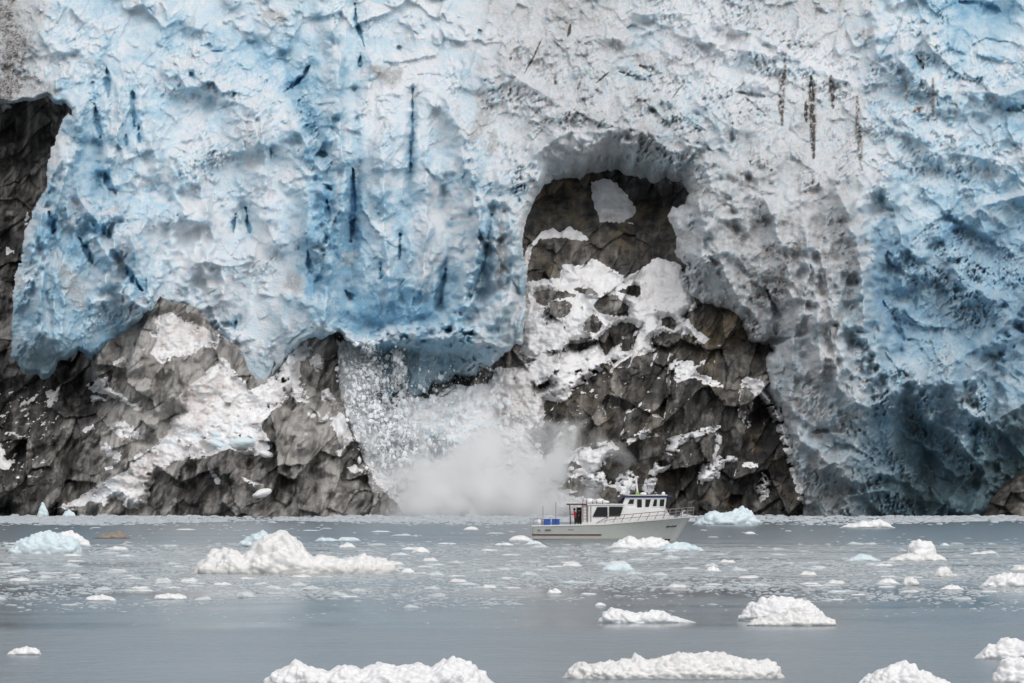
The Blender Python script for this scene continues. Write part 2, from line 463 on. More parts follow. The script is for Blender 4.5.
# crevasses and holes: (points, half width, depth, blueness)
CREV = [([(107, 68), (108, 98)], 4, 7, 1.1), ([(95, 104), (97, 120), (100, 138)], 4, 7, 1.3), ([(132, 92), (135, 126)], 3, 6, 1.1), ([(126, 135), (127, 150)], 2.2, 4, 1.3),
        ([(139, 128), (140, 142)], 1.5, 4, 1.2), ([(92, 82), (94, 94)], 2, 3, .9), ([(105, 173), (108, 182), (116, 194)], 5, 6, 1.0), ([(50, 212), (53, 234)], 5, 6, 1.2),
        ([(79, 238), (86, 250), (92, 264)], 4.5, 7, 1.5), ([(92, 223), (95, 227)], 2.5, 4, 1.2), ([(102, 229), (104, 233)], 2.5, 4, 1.2), ([(109, 232), (110, 237)], 2, 4, 1.3),
        ([(126, 266), (132, 280), (142, 290)], 4, 6, 1.4), ([(235, 214), (233, 232)], 1.8, 4, 1.0), ([(246, 208), (250, 235)], 2.3, 5, 1.3),
        ([(355, 4), (357, 26), (364, 46)], 2.2, 6, 1.0), ([(360, 53), (361, 68)], 3, 6, 1.0), ([(284, 92), (294, 85), (304, 76), (309, 66)], 2.2, 7, 1.0),
        ([(314, 156), (320, 153), (328, 156)], 3, 5, .9), ([(352, 170), (353, 205), (351, 242)], 3.8, 9, 1.6), ([(327, 200), (328, 224)], 5, 6, .9), ([(323, 184), (331, 190)], 3, 5, .8),
        ([(400, 234), (399, 260)], 1.8, 5, 1.3), ([(381, 264), (381, 278)], 1.2, 3, 1.2), ([(413, 90), (412, 130), (410, 172)], 1.4, 4, .8), ([(308, 250), (311, 274)], 3.6, 6, .8),
        ([(446, 268), (441, 306)], 2.2, 4, 1.1), ([(492, 215), (485, 262), (470, 300)], 1.6, 4, .8), ([(400, 52), (397, 46)], 3, 4, .6),
        ([(270, 148), (271, 158)], 2, 3, .8), ([(190, 72), (194, 78)], 2, 3, .9), ([(201, 46), (212, 47)], 4, 4, .7), ([(179, 170), (180, 178)], 1.5, 3, 1),
        ([(478, 30), (480, 34)], 3, 4, .8), ([(917, 56), (923, 68)], 4, 7, .8), ([(960, 2), (1000, 12)], 9, 6, 1.0), ([(628, 28), (645, 31)], 5, 4, .45), ([(640, 66), (655, 72)], 4, 4, .35),
        ([(620, 72), (640, 80), (652, 82)], 2.5, 4, .35), ([(585, 44), (600, 44)], 4, 3, .3), ([(736, 92), (765, 96)], 3, 5, .2), ([(745, 97), (765, 116)], 1.8, 3, .2), ([(767, 290), (778, 316), (776, 335)], 6, 9, .2),
        ([(740, 345), (775, 342), (790, 338)], 4, 8, .15), ([(953, 230), (958, 234)], 4, 5, 1.0), ([(888, 252), (893, 266)], 5, 5, .8), ([(995, 325), (998, 338)], 2, 4, 1.2), ([(1005, 110), (1024, 106)], 5, 5, .8),
        ([(882, 300), (895, 325), (905, 340)], 5, 5, 1.1), ([(346, 292), (352, 300)], 5, 6, .8), ([(236, 320), (235, 330)], 2, 5, .8), ([(220, 322), (232, 326)], 4, 6, .2), ([(212, 330), (230, 340)], 3, 5, .2),
        ([(925, 430), (935, 470)], 9, 8, .8), ([(905, 400), (915, 420)], 7, 6, .8), ([(1000, 440), (1010, 460)], 9, 6, .7), ([(930, 488), (925, 500)], 6, 7, .5), ([(810, 432), (840, 428), (860, 430)], 6, 5, .2)]
for pts, w, dp, bb in CREV:
    u0 = min(p[0] for p in pts) - 30; u1 = max(p[0] for p in pts) + 30; v0 = min(p[1] for p in pts) - 30; v1 = max(p[1] for p in pts) + 30
    a0, a1 = np.searchsorted(us, [u0, u1]); b0, b1 = np.searchsorted(vs, [v0, v1])
    s_ = np.s_[b0:b1, a0:a1]
    d, t = line_d(pts, U[s_] + 1.2 * W1[s_], V[s_] + 1.2 * W2[s_])
    h0 = (pts[0][0] * 7 + pts[0][1] * 3) % 10 / 10
    ww = w * .8 * (.12 + 1.0 * np.sin(np.pi * np.clip(t, 0, 1) ** (.6 + 1.5 * h0)) ** .8)
    d = d + 2.6 * fbm(U[s_] / 6 + h0 * 9, V[s_] / 8, 40, 4) - .2
    g = 1 - sm(ww * .35, ww * 1.15 + .6, d)
    halo = np.exp(-(np.clip(d, 0, None) / (w * 2.6)) ** 2)
    Yi[s_] += dp * .33 * g + (.5 + .14 * dp) * halo
    blue[s_] += (min(bb, 1.25) - np.clip(blue[s_], 0, 1)) * sm(.25, 1, g) + .22 * halo * min(bb, 1)
    teal[s_] *= 1 - .3 * g
# raised forms: (points, width, height)
RIDGE = [([(30, 260), (52, 180), (75, 125)], 16, 4), ([(300, 130), (320, 170), (332, 260), (325, 330)], 12, 5), ([(512, 200), (516, 260), (500, 320), (480, 350)], 18, 5),
         ([(470, 170), (480, 260), (455, 330)], 10, 3), ([(530, 160), (560, 135), (640, 128), (700, 150), (712, 200), (700, 260)], 22, 5), ([(840, 190), (862, 260), (860, 330), (878, 370)], 16, 5),
         ([(800, 200), (815, 290), (822, 370)], 14, 4), ([(1024, 300), (985, 350), (965, 380), (930, 385)], 16, 6), ([(860, 400), (900, 388), (945, 380)], 10, 4), ([(960, 440), (975, 470), (950, 500)], 12, 4),
         ([(820, 460), (870, 468), (915, 490)], 14, 3), ([(870, 10), (880, 60), (900, 50), (940, 30)], 14, 4), ([(700, 24), (745, 30), (790, 55)], 12, 3), ([(640, 14), (690, 12)], 8, 2.5), ([(740, 50), (800, 62), (850, 84)], 9, 3),
         ([(512, 75), (540, 90), (570, 110)], 14, 4), ([(72, 150), (80, 200), (110, 240), (105, 300)], 10, 4), ([(100, 240), (130, 300)], 8, 3), ([(180, 200), (200, 260), (215, 310)], 25, 3), ([(900, 290), (930, 250), (990, 300)], 14, 3)]
RIDGE += [([(86, 104), (76, 150), (60, 200), (46, 250), (40, 330)], 9, 5), ([(108, 165), (122, 215), (136, 250), (132, 300), (150, 312)], 8, 4.5), ([(118, 92), (120, 120), (112, 160)], 6, 3.5), ([(142, 100), (152, 140), (160, 175)], 8, 3.5),
          ([(334, 30), (340, 110), (344, 170), (342, 240)], 8, 4.5), ([(362, 40), (372, 60), (368, 100)], 8, 3), ([(447, 100), (470, 150), (482, 200), (472, 300), (462, 330)], 9, 4.5), ([(500, 180), (512, 230), (510, 300), (496, 340)], 9, 4),
          ([(385, 160), (384, 230), (390, 300)], 9, 3), ([(425, 150), (428, 220), (420, 290)], 8, 3), ([(696, 190), (712, 250), (742, 305), (760, 318)], 14, 5), ([(752, 170), (780, 240), (796, 310), (788, 380), (800, 440)], 14, 5),
          ([(835, 180), (858, 260), (868, 330), (880, 372), (850, 405)], 13, 5), ([(820, 250), (832, 330), (835, 390)], 7, 3.5), ([(880, 180), (905, 245), (960, 285), (1010, 300)], 13, 5), ([(1050, 190), (985, 205), (935, 235)], 14, 4),
          ([(890, 384), (930, 374), (985, 345), (1040, 290)], 10, 5), ([(900, 60), (940, 90), (1000, 95), (1060, 80)], 15, 4), ([(880, 120), (930, 150), (1000, 160), (1060, 150)], 13, 4), ([(820, 470), (850, 455), (890, 475)], 8, 4),
          ([(845, 500), (880, 490), (915, 497)], 8, 3.5), ([(930, 420), (960, 440), (985, 475), (970, 510)], 10, 5), ([(1030, 400), (990, 425), (960, 410)], 10, 5), ([(200, 180), (215, 235), (225, 300)], 18, 4), ([(262, 130), (268, 190), (275, 250)], 12, 3.5),
          ([(160, 60), (200, 90), (255, 110)], 14, 3), ([(20, 60), (60, 52), (100, 60)], 14, 3), ([(600, 40), (660, 30), (720, 45)], 12, 3), ([(620, 95), (690, 100), (740, 130)], 12, 3)]
def window_of(pts, m):
    a0, a1 = np.searchsorted(us, [min(p[0] for p in pts) - m, max(p[0] for p in pts) + m])
    b0, b1 = np.searchsorted(vs, [min(p[1] for p in pts) - m, max(p[1] for p in pts) + m])
    return np.s_[b0:b1, a0:a1]


mod1 = .6 + .8 * sm(-.4, .4, fbm(U / 25, V / 25, 201, 3)); mod2 = .6 + .8 * sm(-.4, .4, fbm(U / 25, V / 25, 202, 3))
for pts, w, hg in RIDGE:
    s_ = window_of(pts, 6 * w + 15)
    d, t = line_d(pts, UW[s_], VW[s_])
    sd_ = sm(-.6, .6, np.gradient(d, axis=1) + .4 * np.gradient(d, axis=0))          # steep broken side, gentle side
    ws_ = w * (.45 + 1.35 * (1 - sd_ if pts[0][0] < 520 else sd_))
    d = d + 2.2 * W2[s_]
    Yi[s_] -= 1.3 * hg * np.exp(-np.clip(d, 0, None) / ws_) * sm(6 * w, 4 * w, d) * mod1[s_]
VALLEY = [([(100, 145), (94, 205), (108, 255), (118, 335)], 8, 5, .25), ([(64, 130), (62, 170), (52, 230)], 5, 3, .1), ([(128, 175), (134, 220)], 6, 3, .1), ([(165, 140), (168, 200), (160, 250)], 7, 3, 0), ([(285, 60), (300, 95), (306, 130), (318, 165), (328, 215), (318, 290)], 10, 6, .25),
          ([(354, 90), (358, 140), (354, 240), (350, 300)], 5, 4, .2), ([(412, 90), (410, 170), (404, 250), (402, 300)], 5, 3.5, .15), ([(445, 180), (448, 250), (440, 320)], 6, 4, .15), ([(488, 180), (490, 260), (474, 320)], 5, 3, .1), ([(240, 170), (245, 240), (238, 330)], 7, 3, .1),
          ([(728, 215), (755, 290), (775, 345)], 8, 5, 0), ([(815, 190), (822, 260), (845, 350)], 7, 4, 0), ([(880, 230), (888, 300), (905, 350)], 9, 6, .2), ([(905, 300), (940, 345), (975, 330)], 12, 5, .2), ([(960, 240), (1000, 262), (1050, 250)], 12, 5, .15),
          ([(905, 100), (960, 122), (1030, 125)], 10, 4, .15), ([(620, 75), (660, 85), (700, 80)], 8, 4, .1), ([(560, 20), (620, 30)], 8, 3, 0), ([(915, 420), (925, 470), (918, 510)], 12, 6, 0), ([(990, 450), (1005, 490)], 12, 5, 0), ([(180, 30), (215, 50), (250, 45)], 8, 4, .2), ([(95, 30), (60, 75), (30, 85)], 8, 3, .1)]
for pts, w, dp, bb in VALLEY:
    s_ = window_of(pts, 4 * w + 15)
    d, t = line_d(pts, UW[s_], VW[s_])
    g = np.exp(-(d / w) ** 2) * mod2[s_]
    Yi[s_] += dp * .42 * g; blue[s_] += bb * .9 * g
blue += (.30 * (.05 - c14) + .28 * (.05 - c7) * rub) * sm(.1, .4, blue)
# under the blue wall: a dark cleft, a shelf of rubble, then a glassy teal wall behind the avalanche
d, t = line_d([(346, 318), (362, 326), (385, 329), (410, 324), (432, 318), (442, 308)], UW, VW)
Yi += 3 * np.exp(-(d / 7) ** 2); blue += .15 * np.exp(-(d / 10) ** 2); dirt += .12 * np.exp(-(d / 7) ** 2)
d, t = line_d([(336, 336), (362, 342), (385, 338), (410, 338), (440, 332), (470, 336), (495, 345)], UW, VW)
g = np.exp(-(d / 9) ** 2)
g *= sm(-.5, .2, fbm(U / 16, V / 12, 197, 3))
Yi -= 4 * g + 7 * g * (c14 + c7 * .8); blue = blue * (1 - .65 * g); dirt += .12 * g
g = sm(346, 356, VW) * sm(350, 362, UW) * sm(480, 466, UW)
Yi += 4 * g; blue = blue * (1 - .3 * g); teal = np.maximum(teal, .28 * g)
# the rim of the ice rolls back and under
rw = 6 + 26 * gau(U, V, 612, 150, 95, 60)
amp = 5 + 17 * gau(U, V, 612, 150, 95, 60)
q = np.clip(ice_s, 0, None) / rw
Yi += amp * np.clip(1 - q, 0, 1) ** 2 * sm(505, 480, V)
# upward faces carry snow and crumbs; overhanging and right-facing slopes turn bluer, left-facing paler
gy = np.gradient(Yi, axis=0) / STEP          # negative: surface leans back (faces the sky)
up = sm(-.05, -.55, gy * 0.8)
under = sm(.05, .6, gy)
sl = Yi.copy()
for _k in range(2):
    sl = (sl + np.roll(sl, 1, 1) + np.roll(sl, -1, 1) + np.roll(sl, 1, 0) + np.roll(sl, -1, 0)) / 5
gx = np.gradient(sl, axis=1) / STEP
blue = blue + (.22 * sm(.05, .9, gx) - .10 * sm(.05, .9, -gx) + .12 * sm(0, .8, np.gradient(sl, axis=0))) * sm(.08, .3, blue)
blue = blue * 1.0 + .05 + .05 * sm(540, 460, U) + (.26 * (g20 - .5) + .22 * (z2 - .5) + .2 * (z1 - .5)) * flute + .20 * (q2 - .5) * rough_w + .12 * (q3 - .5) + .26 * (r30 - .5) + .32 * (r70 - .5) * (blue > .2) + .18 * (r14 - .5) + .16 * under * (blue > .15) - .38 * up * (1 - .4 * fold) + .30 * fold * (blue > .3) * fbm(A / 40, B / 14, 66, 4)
blue = blue + .25 * fbm(UW / 30, VW / 24, 61, 4) * sm(.05, .3, table(BLUE, U, V))
ch = fbm(UW / 24, VW / 30, 71, 5, .62)
sp = fbm(U / 5, V / 5, 73, 4, .6)
dirt = np.clip(dirt * (.25 + 1.2 * np.maximum(sm(380, 520, UW), sm(85, 25, UW2))) * (0.7 + .6 * sm(-.35, .5, ch)) * (.75 + .5 * sp) - .1 * up * (dirt < .6), 0, .85)
STREAK = [([(811, 76), (812, 110), (814, 158)], 3.4, .85), ([(806, 100), (806, 122)], 2.2, .9), ([(831, 76), (833, 108)], 3.0, .8), ([(786, 66), (781, 95), (782, 125)], 3.2, .75), ([(907, 78), (906, 100)], 2, .6),
          ([(933, 78), (933, 116)], 1.6, .6), ([(922, 56), (923, 68)], 2.6, .95), ([(914, 112), (922, 108)], 3, .8), ([(926, 114), (928, 122)], 2, .7), ([(857, 96), (858, 130), (862, 170)], 3, .7), ([(846, 120), (850, 165)], 2.5, .35),
          ([(956, 90), (956, 120)], 2, .35), ([(571, 24), (568, 36)], 1.6, .9), ([(542, 38), (534, 56), (524, 74)], .9, .8), ([(609, 72), (596, 83)], 1.1, .85), ([(581, 80), (578, 90)], 1.5, .7), ([(682, 85), (672, 99)], .9, .7),
          ([(556, 72), (555, 84)], 1.4, .6), ([(578, 45), (577, 52)], 1.2, .6), ([(603, 118), (604, 122)], 2.5, .7), ([(538, 125), (541, 130)], 2, .7), ([(838, 2), (842, 4)], 5, .6), ([(545, 10), (560, 18)], 5, .5), ([(372, 68), (392, 78), (400, 72)], 7, .5),
          ([(480, 90), (487, 110), (472, 140)], 8, .45), ([(265, 15), (285, 18)], 7, .4), ([(478, 64), (481, 70)], 4, .4), ([(495, 130), (490, 155)], 5, .45), ([(860, 35), (872, 30)], 6, .45), ([(818, 0), (816, 18)], 4, .5), ([(62, 268), (75, 290), (82, 306)], 9, .4),
          ([(300, 280), (288, 285)], 10, .4), ([(345, 255), (350, 262)], 10, .35), ([(500, 210), (503, 260), (495, 290)], 4, .5), ([(635, 55), (650, 66)], 8, .4), ([(0, 20), (20, 12)], 10, .5), ([(0, 95), (30, 85), (55, 92)], 10, .5)]
for pts, w, k in STREAK:
    u0 = min(p[0] for p in pts) - 30; u1 = max(p[0] for p in pts) + 30; v0 = min(p[1] for p in pts) - 30; v1 = max(p[1] for p in pts) + 30
    a0, a1 = np.searchsorted(us, [u0, u1]); b0, b1 = np.searchsorted(vs, [v0, v1])
    s_ = np.s_[b0:b1, a0:a1]
    d, t = line_d(pts, U[s_] + .8 * W1[s_] + 1.0 * fbm(U[s_] / 4, V[s_] / 7, 82, 3), V[s_]); d = d / (.35 + .9 * np.sin(np.pi * np.clip(t, .02, .98)) ** .7)
    g = (1 - sm(w * .4, w * 1.5, d)) * sm(-.5, .2, fbm(U[s_] / 3, V[s_] / 5, 81, 3) + (.5 if w < 1.7 else .22 if w > 3.3 else .1))
    dirt[s_] = np.maximum(dirt[s_], min(1.25 * k, 1.15) * g); blue[s_] *= 1 - .5 * g
blue = np.clip(np.where(blue > .85, .85 + (blue - .85) * .45, blue), 0, 1.6)


def project(Uc, Vc, Yd):
    Y = 762 + Yd
    return np.stack([(Uc - 512) / F * Y, Y, HC + (HOR - Vc) / F * Y], -1)


ic = ice_s
keep = (ic[1:, 1:] > 0) | (ic[:-1, :-1] > 0)
co = project(U, V, Yi).reshape(-1, 3)
f = grid_faces(*U.shape, keep)
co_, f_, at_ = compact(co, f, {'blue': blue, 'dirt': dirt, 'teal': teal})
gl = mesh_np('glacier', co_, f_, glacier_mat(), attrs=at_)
tag(gl, 'blue and white broken glacier front pouring down over the dark rock to the water', 'glacier', kind='structure')

# rock ------------------------------------------------------------
RDEEP = [[8] * 17, [8] * 17,
         [26, 20, 8, 8, 8, 8, 8, 8, 14, 16, 16, 12, 8, 8, 8, 8, 8],
         [28, 24, 8, 8, 8, 8, 8, 8, 15, 16, 14, 11, 8, 8, 8, 8, 8],
         [28, 24, 8, 8, 8, 8, 8, 8, 6, 6, 5, 2, 6, 8, 8, 8, 8],
         [26, 20, 0, -3, 0, 4, 8, 6, 2, 1, 0, -3, 2, 8, 8, 8, 8],
         [18, 14, -4, -6, -3, 3, 4, 3, 2, 0, -3, -5, -3, 6, 8, 8, 6],
         [10, 8, -5, -5, -6, -4, 1, 0, 1, -2, -5, -6, -5, 6, 14, 12, 2],
         [5, 2, -4, -5, -8, -11, -3, -1, 0, 0, -5, -7, -4, 8, 20, 18, -4]]
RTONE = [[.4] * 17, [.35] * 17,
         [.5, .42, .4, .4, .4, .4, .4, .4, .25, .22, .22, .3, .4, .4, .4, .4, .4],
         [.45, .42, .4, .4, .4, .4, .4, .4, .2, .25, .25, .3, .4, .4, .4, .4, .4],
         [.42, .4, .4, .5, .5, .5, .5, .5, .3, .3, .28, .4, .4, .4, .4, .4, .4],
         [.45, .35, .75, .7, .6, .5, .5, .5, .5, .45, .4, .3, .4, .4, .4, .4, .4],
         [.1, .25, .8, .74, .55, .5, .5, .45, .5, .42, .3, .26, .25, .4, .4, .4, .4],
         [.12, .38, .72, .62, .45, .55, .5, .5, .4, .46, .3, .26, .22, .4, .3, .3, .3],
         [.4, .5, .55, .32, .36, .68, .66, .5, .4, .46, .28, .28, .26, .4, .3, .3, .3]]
tone = table(RTONE, UW2, VW2)
UQ = U + 7 * W1; VQ = V + 7 * W2
k1, o1, t1 = plates((UQ + .3 * V) / 40, (VQ - .1 * U) / 62, 51)
k2, o2, t2 = plates((UQ + .35 * V) / 20, (VQ + .1 * U) / 33, 52)
k3, o3, t3 = plates((UQ + .35 * V) / 6, VQ / 13, 53)
leftw = sm(430, 360, U)
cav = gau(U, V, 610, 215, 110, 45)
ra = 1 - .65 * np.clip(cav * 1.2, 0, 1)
flr = ridged((U + .25 * V) / 12, V / 60, 55, 4)
rr = (5.0 * o1 + 7.0 * t1) * (1 - .35 * leftw) + (1.5 * o2 + 3.0 * t2) * (1 - .4 * leftw) + (.35 * o3 + .7 * t3) * (1 - .7 * leftw) + .7 * flr + .4 * fbm(U / 5, V / 5, 56, 3) + 3.5 * fbm(U / 60, V / 50, 57, 3) + leftw * (7 * billow((UQ + .5 * V) / 42, (VQ - .2 * U) / 64, 170, 3) + 1.0 * ridged((UQ + .5 * V) / 24, VQ / 110, 171, 2))
Yr = PL + table(RDEEP, UW2, VW2) - rr * ra
Yr = shallow(shallow(Yr, 12, .8), 4, .8)
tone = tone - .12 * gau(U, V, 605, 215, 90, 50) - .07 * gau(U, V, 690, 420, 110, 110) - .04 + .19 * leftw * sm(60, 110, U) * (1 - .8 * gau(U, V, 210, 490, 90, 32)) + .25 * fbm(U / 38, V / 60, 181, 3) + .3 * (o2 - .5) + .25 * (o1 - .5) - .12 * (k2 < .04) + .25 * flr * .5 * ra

# snow on the rock
SNOW = [[(592, 183), (604, 179), (617, 184), (628, 196), (637, 208), (636, 215), (626, 220), (640, 224), (612, 222), (597, 223), (596, 212), (592, 198)],
        [(521, 262), (528, 246), (540, 234), (551, 228), (560, 231), (571, 226), (581, 232), (593, 240), (578, 240), (556, 239), (541, 238), (532, 252), (527, 276), (526, 340), (500, 350), (516, 300)],
        [(524, 283), (543, 280), (560, 278), (562, 264), (588, 264), (592, 258), (604, 264), (618, 272), (625, 277), (640, 270), (656, 258), (680, 263), (690, 290), (698, 308), (682, 316), (700, 330), (712, 338), (704, 345), (690, 340),
         (672, 345), (650, 352), (620, 360), (600, 372), (585, 382), (572, 395), (560, 405), (545, 400), (535, 420), (550, 440), (520, 450), (500, 430), (500, 380), (520, 350)],
        [(692, 360), (700, 372), (722, 384), (724, 388), (704, 385), (690, 380), (676, 384), (672, 372), (660, 368), (680, 360)],
        [(545, 452), (560, 440), (572, 450), (590, 444), (612, 440), (620, 448), (608, 458), (600, 470), (612, 480), (600, 500), (580, 480), (560, 470), (548, 466)],
        [(622, 440), (648, 428), (664, 438), (690, 432), (722, 424), (716, 432), (690, 440), (672, 458), (664, 452), (668, 440), (652, 436), (630, 444)],
        [(696, 480), (702, 466), (714, 458), (728, 452), (740, 458), (724, 466), (720, 478), (704, 486)],
        [(614, 486), (620, 470), (630, 468), (640, 478), (634, 492), (618, 498)],
        [(745, 376), (760, 378), (770, 392), (785, 415), (796, 445), (806, 500), (798, 500), (780, 440), (768, 410), (748, 390), (738, 392), (741, 380)],
        [(740, 405), (746, 408), (752, 426), (748, 430), (742, 418)], [(762, 472), (770, 480), (768, 498), (760, 504), (756, 490)],
        [(742, 462), (754, 460), (758, 466), (745, 470)], [(640, 490), (655, 462), (672, 466), (660, 476), (650, 500)],
        [(715, 424), (722, 440), (716, 462), (712, 460), (716, 440)],
        # left outcrop
        [(152, 318), (170, 312), (186, 320), (205, 326), (224, 338), (215, 350), (204, 346), (190, 356), (172, 358), (162, 366), (150, 352), (158, 340), (148, 334), (156, 326)],
        [(86, 386), (98, 378), (108, 376), (110, 386), (124, 394), (138, 404), (148, 410), (140, 412), (122, 402), (104, 394), (92, 392)],
        [(84, 398), (96, 394), (106, 400), (92, 402)], [(110, 430), (116, 420), (128, 424), (140, 434), (152, 438), (138, 440), (120, 436)],
        [(82, 430), (92, 424), (96, 428), (84, 434)], [(100, 448), (106, 442), (114, 450), (122, 452), (120, 460), (108, 456)], [(104, 468), (118, 460), (120, 464), (106, 472)],
        [(54, 510), (70, 500), (90, 490), (110, 478), (128, 470), (132, 456), (150, 446), (165, 436), (170, 420), (182, 410), (178, 396), (196, 380), (214, 366), (220, 352), (236, 370), (250, 388), (262, 384), (276, 372), (290, 350),
         (306, 340), (314, 350), (300, 366), (302, 384), (312, 402), (300, 404), (290, 395), (282, 408), (270, 414), (262, 426), (270, 440), (268, 452), (252, 456), (232, 450), (214, 456), (200, 460), (186, 458),
         (172, 462), (158, 474), (150, 492), (144, 508), (128, 508), (116, 498), (104, 506), (92, 500), (76, 510)],
        [(308, 360), (322, 352), (326, 368), (316, 372)], [(318, 390), (330, 388), (336, 400), (324, 402)], [(328, 416), (342, 410), (350, 432), (354, 440), (342, 450), (336, 440), (332, 430)],
        [(346, 466), (356, 464), (364, 470), (352, 472)], [(334, 452), (342, 448), (340, 458)], [(208, 468), (214, 470), (222, 482), (216, 484)], [(240, 476), (254, 480), (266, 486), (250, 484)],
        [(112, 362), (124, 356), (126, 360), (114, 366)], [(136, 352), (146, 346), (144, 350)],
        # foot of the cliff on the left
        [(0, 440), (6, 450), (14, 470), (4, 472), (-10, 460)], [(22, 402), (40, 390), (34, 402), (20, 410)], [(45, 392), (60, 386), (58, 402), (48, 410)], [(0, 100), (12, 106), (8, 112), (0, 110)],
        [(5, 246), (14, 252), (6, 258)], [(27, 202), (30, 224), (24, 224)],
        # the gully of the avalanche
        [(336, 340), (352, 342), (372, 345), (440, 352), (470, 366), (500, 368), (520, 352), (535, 360), (548, 400), (540, 450), (552, 480), (596, 500), (610, 520), (408, 520), (398, 505), (380, 490), (366, 462), (352, 430), (342, 400), (338, 370)]]
ROCKS = [[(536, 292), (548, 289), (566, 291), (580, 294), (574, 298), (556, 299), (546, 306), (536, 303), (531, 297)], [(542, 312), (552, 302), (566, 299), (574, 305), (566, 318), (552, 319)],
         [(578, 286), (592, 290), (598, 295), (584, 294), (570, 289)], [(614, 292), (628, 284), (642, 286), (644, 294), (636, 298), (628, 294)], [(592, 306), (604, 294), (618, 294), (630, 306), (628, 318), (612, 316), (598, 314)],
         [(580, 330), (586, 318), (596, 314), (604, 324), (594, 334)], [(596, 336), (610, 326), (626, 320), (640, 326), (632, 340), (612, 348), (606, 360), (598, 344)], [(570, 340), (590, 336), (600, 342), (580, 352), (566, 350)],
         [(660, 318), (672, 316), (678, 324), (674, 330), (662, 326)], [(650, 340), (662, 330), (682, 332), (700, 336), (694, 348), (676, 352), (656, 352)], [(536, 385), (548, 378), (552, 384), (540, 390)], [(540, 352), (556, 348), (566, 352), (548, 358)],
         [(528, 432), (544, 428), (554, 436), (556, 452), (544, 458), (534, 450)], [(606, 300), (612, 300), (612, 306), (604, 308)], [(622, 340), (640, 332), (634, 350), (620, 352)], [(556, 464), (576, 460), (584, 468), (566, 474)],
         [(444, 362), (462, 358), (480, 366), (496, 372), (488, 384), (470, 388), (450, 384), (440, 374)], [(372, 360), (384, 352), (408, 356), (412, 384), (404, 404), (386, 410), (374, 392)], [(412, 356), (440, 360), (452, 386), (430, 400), (414, 396)],
         [(478, 356), (520, 352), (540, 360), (516, 368), (490, 370)]]
snow = np.full(U.shape, -60.0)
UR = U + 2.5 * W1 + 2.2 * fbm(U / 9, V / 9, 90, 4, .6) + 1.6 * fbm(U / 3, V / 3, 92, 2); VR = V + 2.5 * W2 + 2.2 * fbm(U / 9, V / 9, 94, 4, .6) + 1.6 * fbm(U / 3, V / 3, 96, 2)
for P in SNOW: snow = np.maximum(snow, sdf(P, UR, VR))
snow -= 6.5 * sm(-.05, .4, fbm(U / 10, V / 6, 401, 4, .6)) * sm(530, 560, U) * sm(330, 380, V) + 3.5 * sm(0, .4, fbm(U / 8, V / 6, 402, 4, .6)) * sm(340, 320, U)
for P in ROCKS: snow = np.minimum(snow, -sdf(P, UR, VR) + 1)
# snow fills hollows, blocks poke out
relr = (2.2 * o2 + 3.2 * t2 + .9 * o3 + 1.3 * t3)
gz = np.gradient(Yr, axis=0)
gully = sm(0, 14, sdf(SNOW[-1], UW, VW))
gR = np.gradient(sum(np.roll(Yr, k_, 0) for k_ in (-2, -1, 0, 1, 2)) / 5, axis=0)
ledge = sm(-.32, -.6, gR) * sm(-.25, .1, fbm(U / 28, V / 22, 180, 4)) * (1.5 * gau(U, V, 665, 410, 110, 110) + .9 * gau(U, V, 330, 400, 40, 70) + .45 * gau(U, V, 130, 430, 70, 90) + .5 * gau(U, V, 10, 440, 60, 70))
snowy = sm(-2, 2, snow - .9 * np.clip(relr - 2.2, 0, 9) * (1 - gully))
speck = sm(.26, .38, fbm(U / 8 + V / 9, V / 5, 98, 5, .65) + .18 * sm(0, -.6, gz)) * (gau(U, V, 20, 430, 50, 70) + .7 * gau(U, V, 320, 390, 30, 60) + .8 * gau(U, V, 560, 370, 70, 90) + .5 * gau(U, V, 680, 400, 100, 110) + .3 * gau(U, V, 30, 200, 60, 200) * 0)
speck2 = sm(.3, .45, fbm(U / 8, V / 8, 99, 5, .62)) * (gau(U, V, 260, 370, 45, 50) + .8 * gau(U, V, 310, 400, 40, 50) + .9 * gau(U, V, 590, 340, 70, 60) + .8 * gau(U, V, 200, 450, 80, 30))
snowy = np.clip(np.maximum(np.maximum(snowy, speck), np.clip(ledge, 0, 1)) * (1 - .95 * np.clip(speck2, 0, 1)), 0, 1)
sms = PL + table(RDEEP, UW2, VW2) - 5.5 * ra - 3.0 * fbm(U / 34, V / 26, 110, 5, .55) - .9 * c14 - .5 * c7 * (1 + gully) - 2.0 * gully * c30 - .3 * c35 * gully
sn2 = .96 * snowy * sm(-1, 8, snow)
Yr = Yr * (1 - sn2) + sms * sn2 - .25 * snowy
sdirt = np.clip(.04 + .4 * sm(0, .5, fbm(U / 16, V / 14, 120, 5, .6)) + .35 * gau(U, V, 190, 330, 30, 12) + .5 * gau(U, V, 150, 480, 20, 20) + .4 * gau(U, V, 190, 400, 30, 25) + .45 * gau(U, V, 240, 460, 60, 12) + .4 * gau(U, V, 510, 395, 30, 35)
                + .2 * gau(U, V, 665, 290, 20, 20), 0, .9)
sdirt = sdirt * (1 - .9 * gully * sm(520, 470, U)) + .35 * sm(300, 200, np.abs(U - 170) + np.abs(V - 400)) * sm(.0, .4, fbm(U / 12, V / 10, 212, 4))
sdirt = np.clip(sdirt, 0, .9); sdirt *= np.where((V > 430) & (U > 560), .3, 1)
sblue = np.clip(.5 * gau(U, V, 225, 440, 60, 18) + .4 * gau(U, V, 90, 488, 40, 12) + .9 * gau(U, V, 430, 440, 60, 30) + .5 * gau(U, V, 400, 380, 60, 40), 0, 1) * sm(-.1, .4, fbm(U / 15, V / 10, 130, 4))
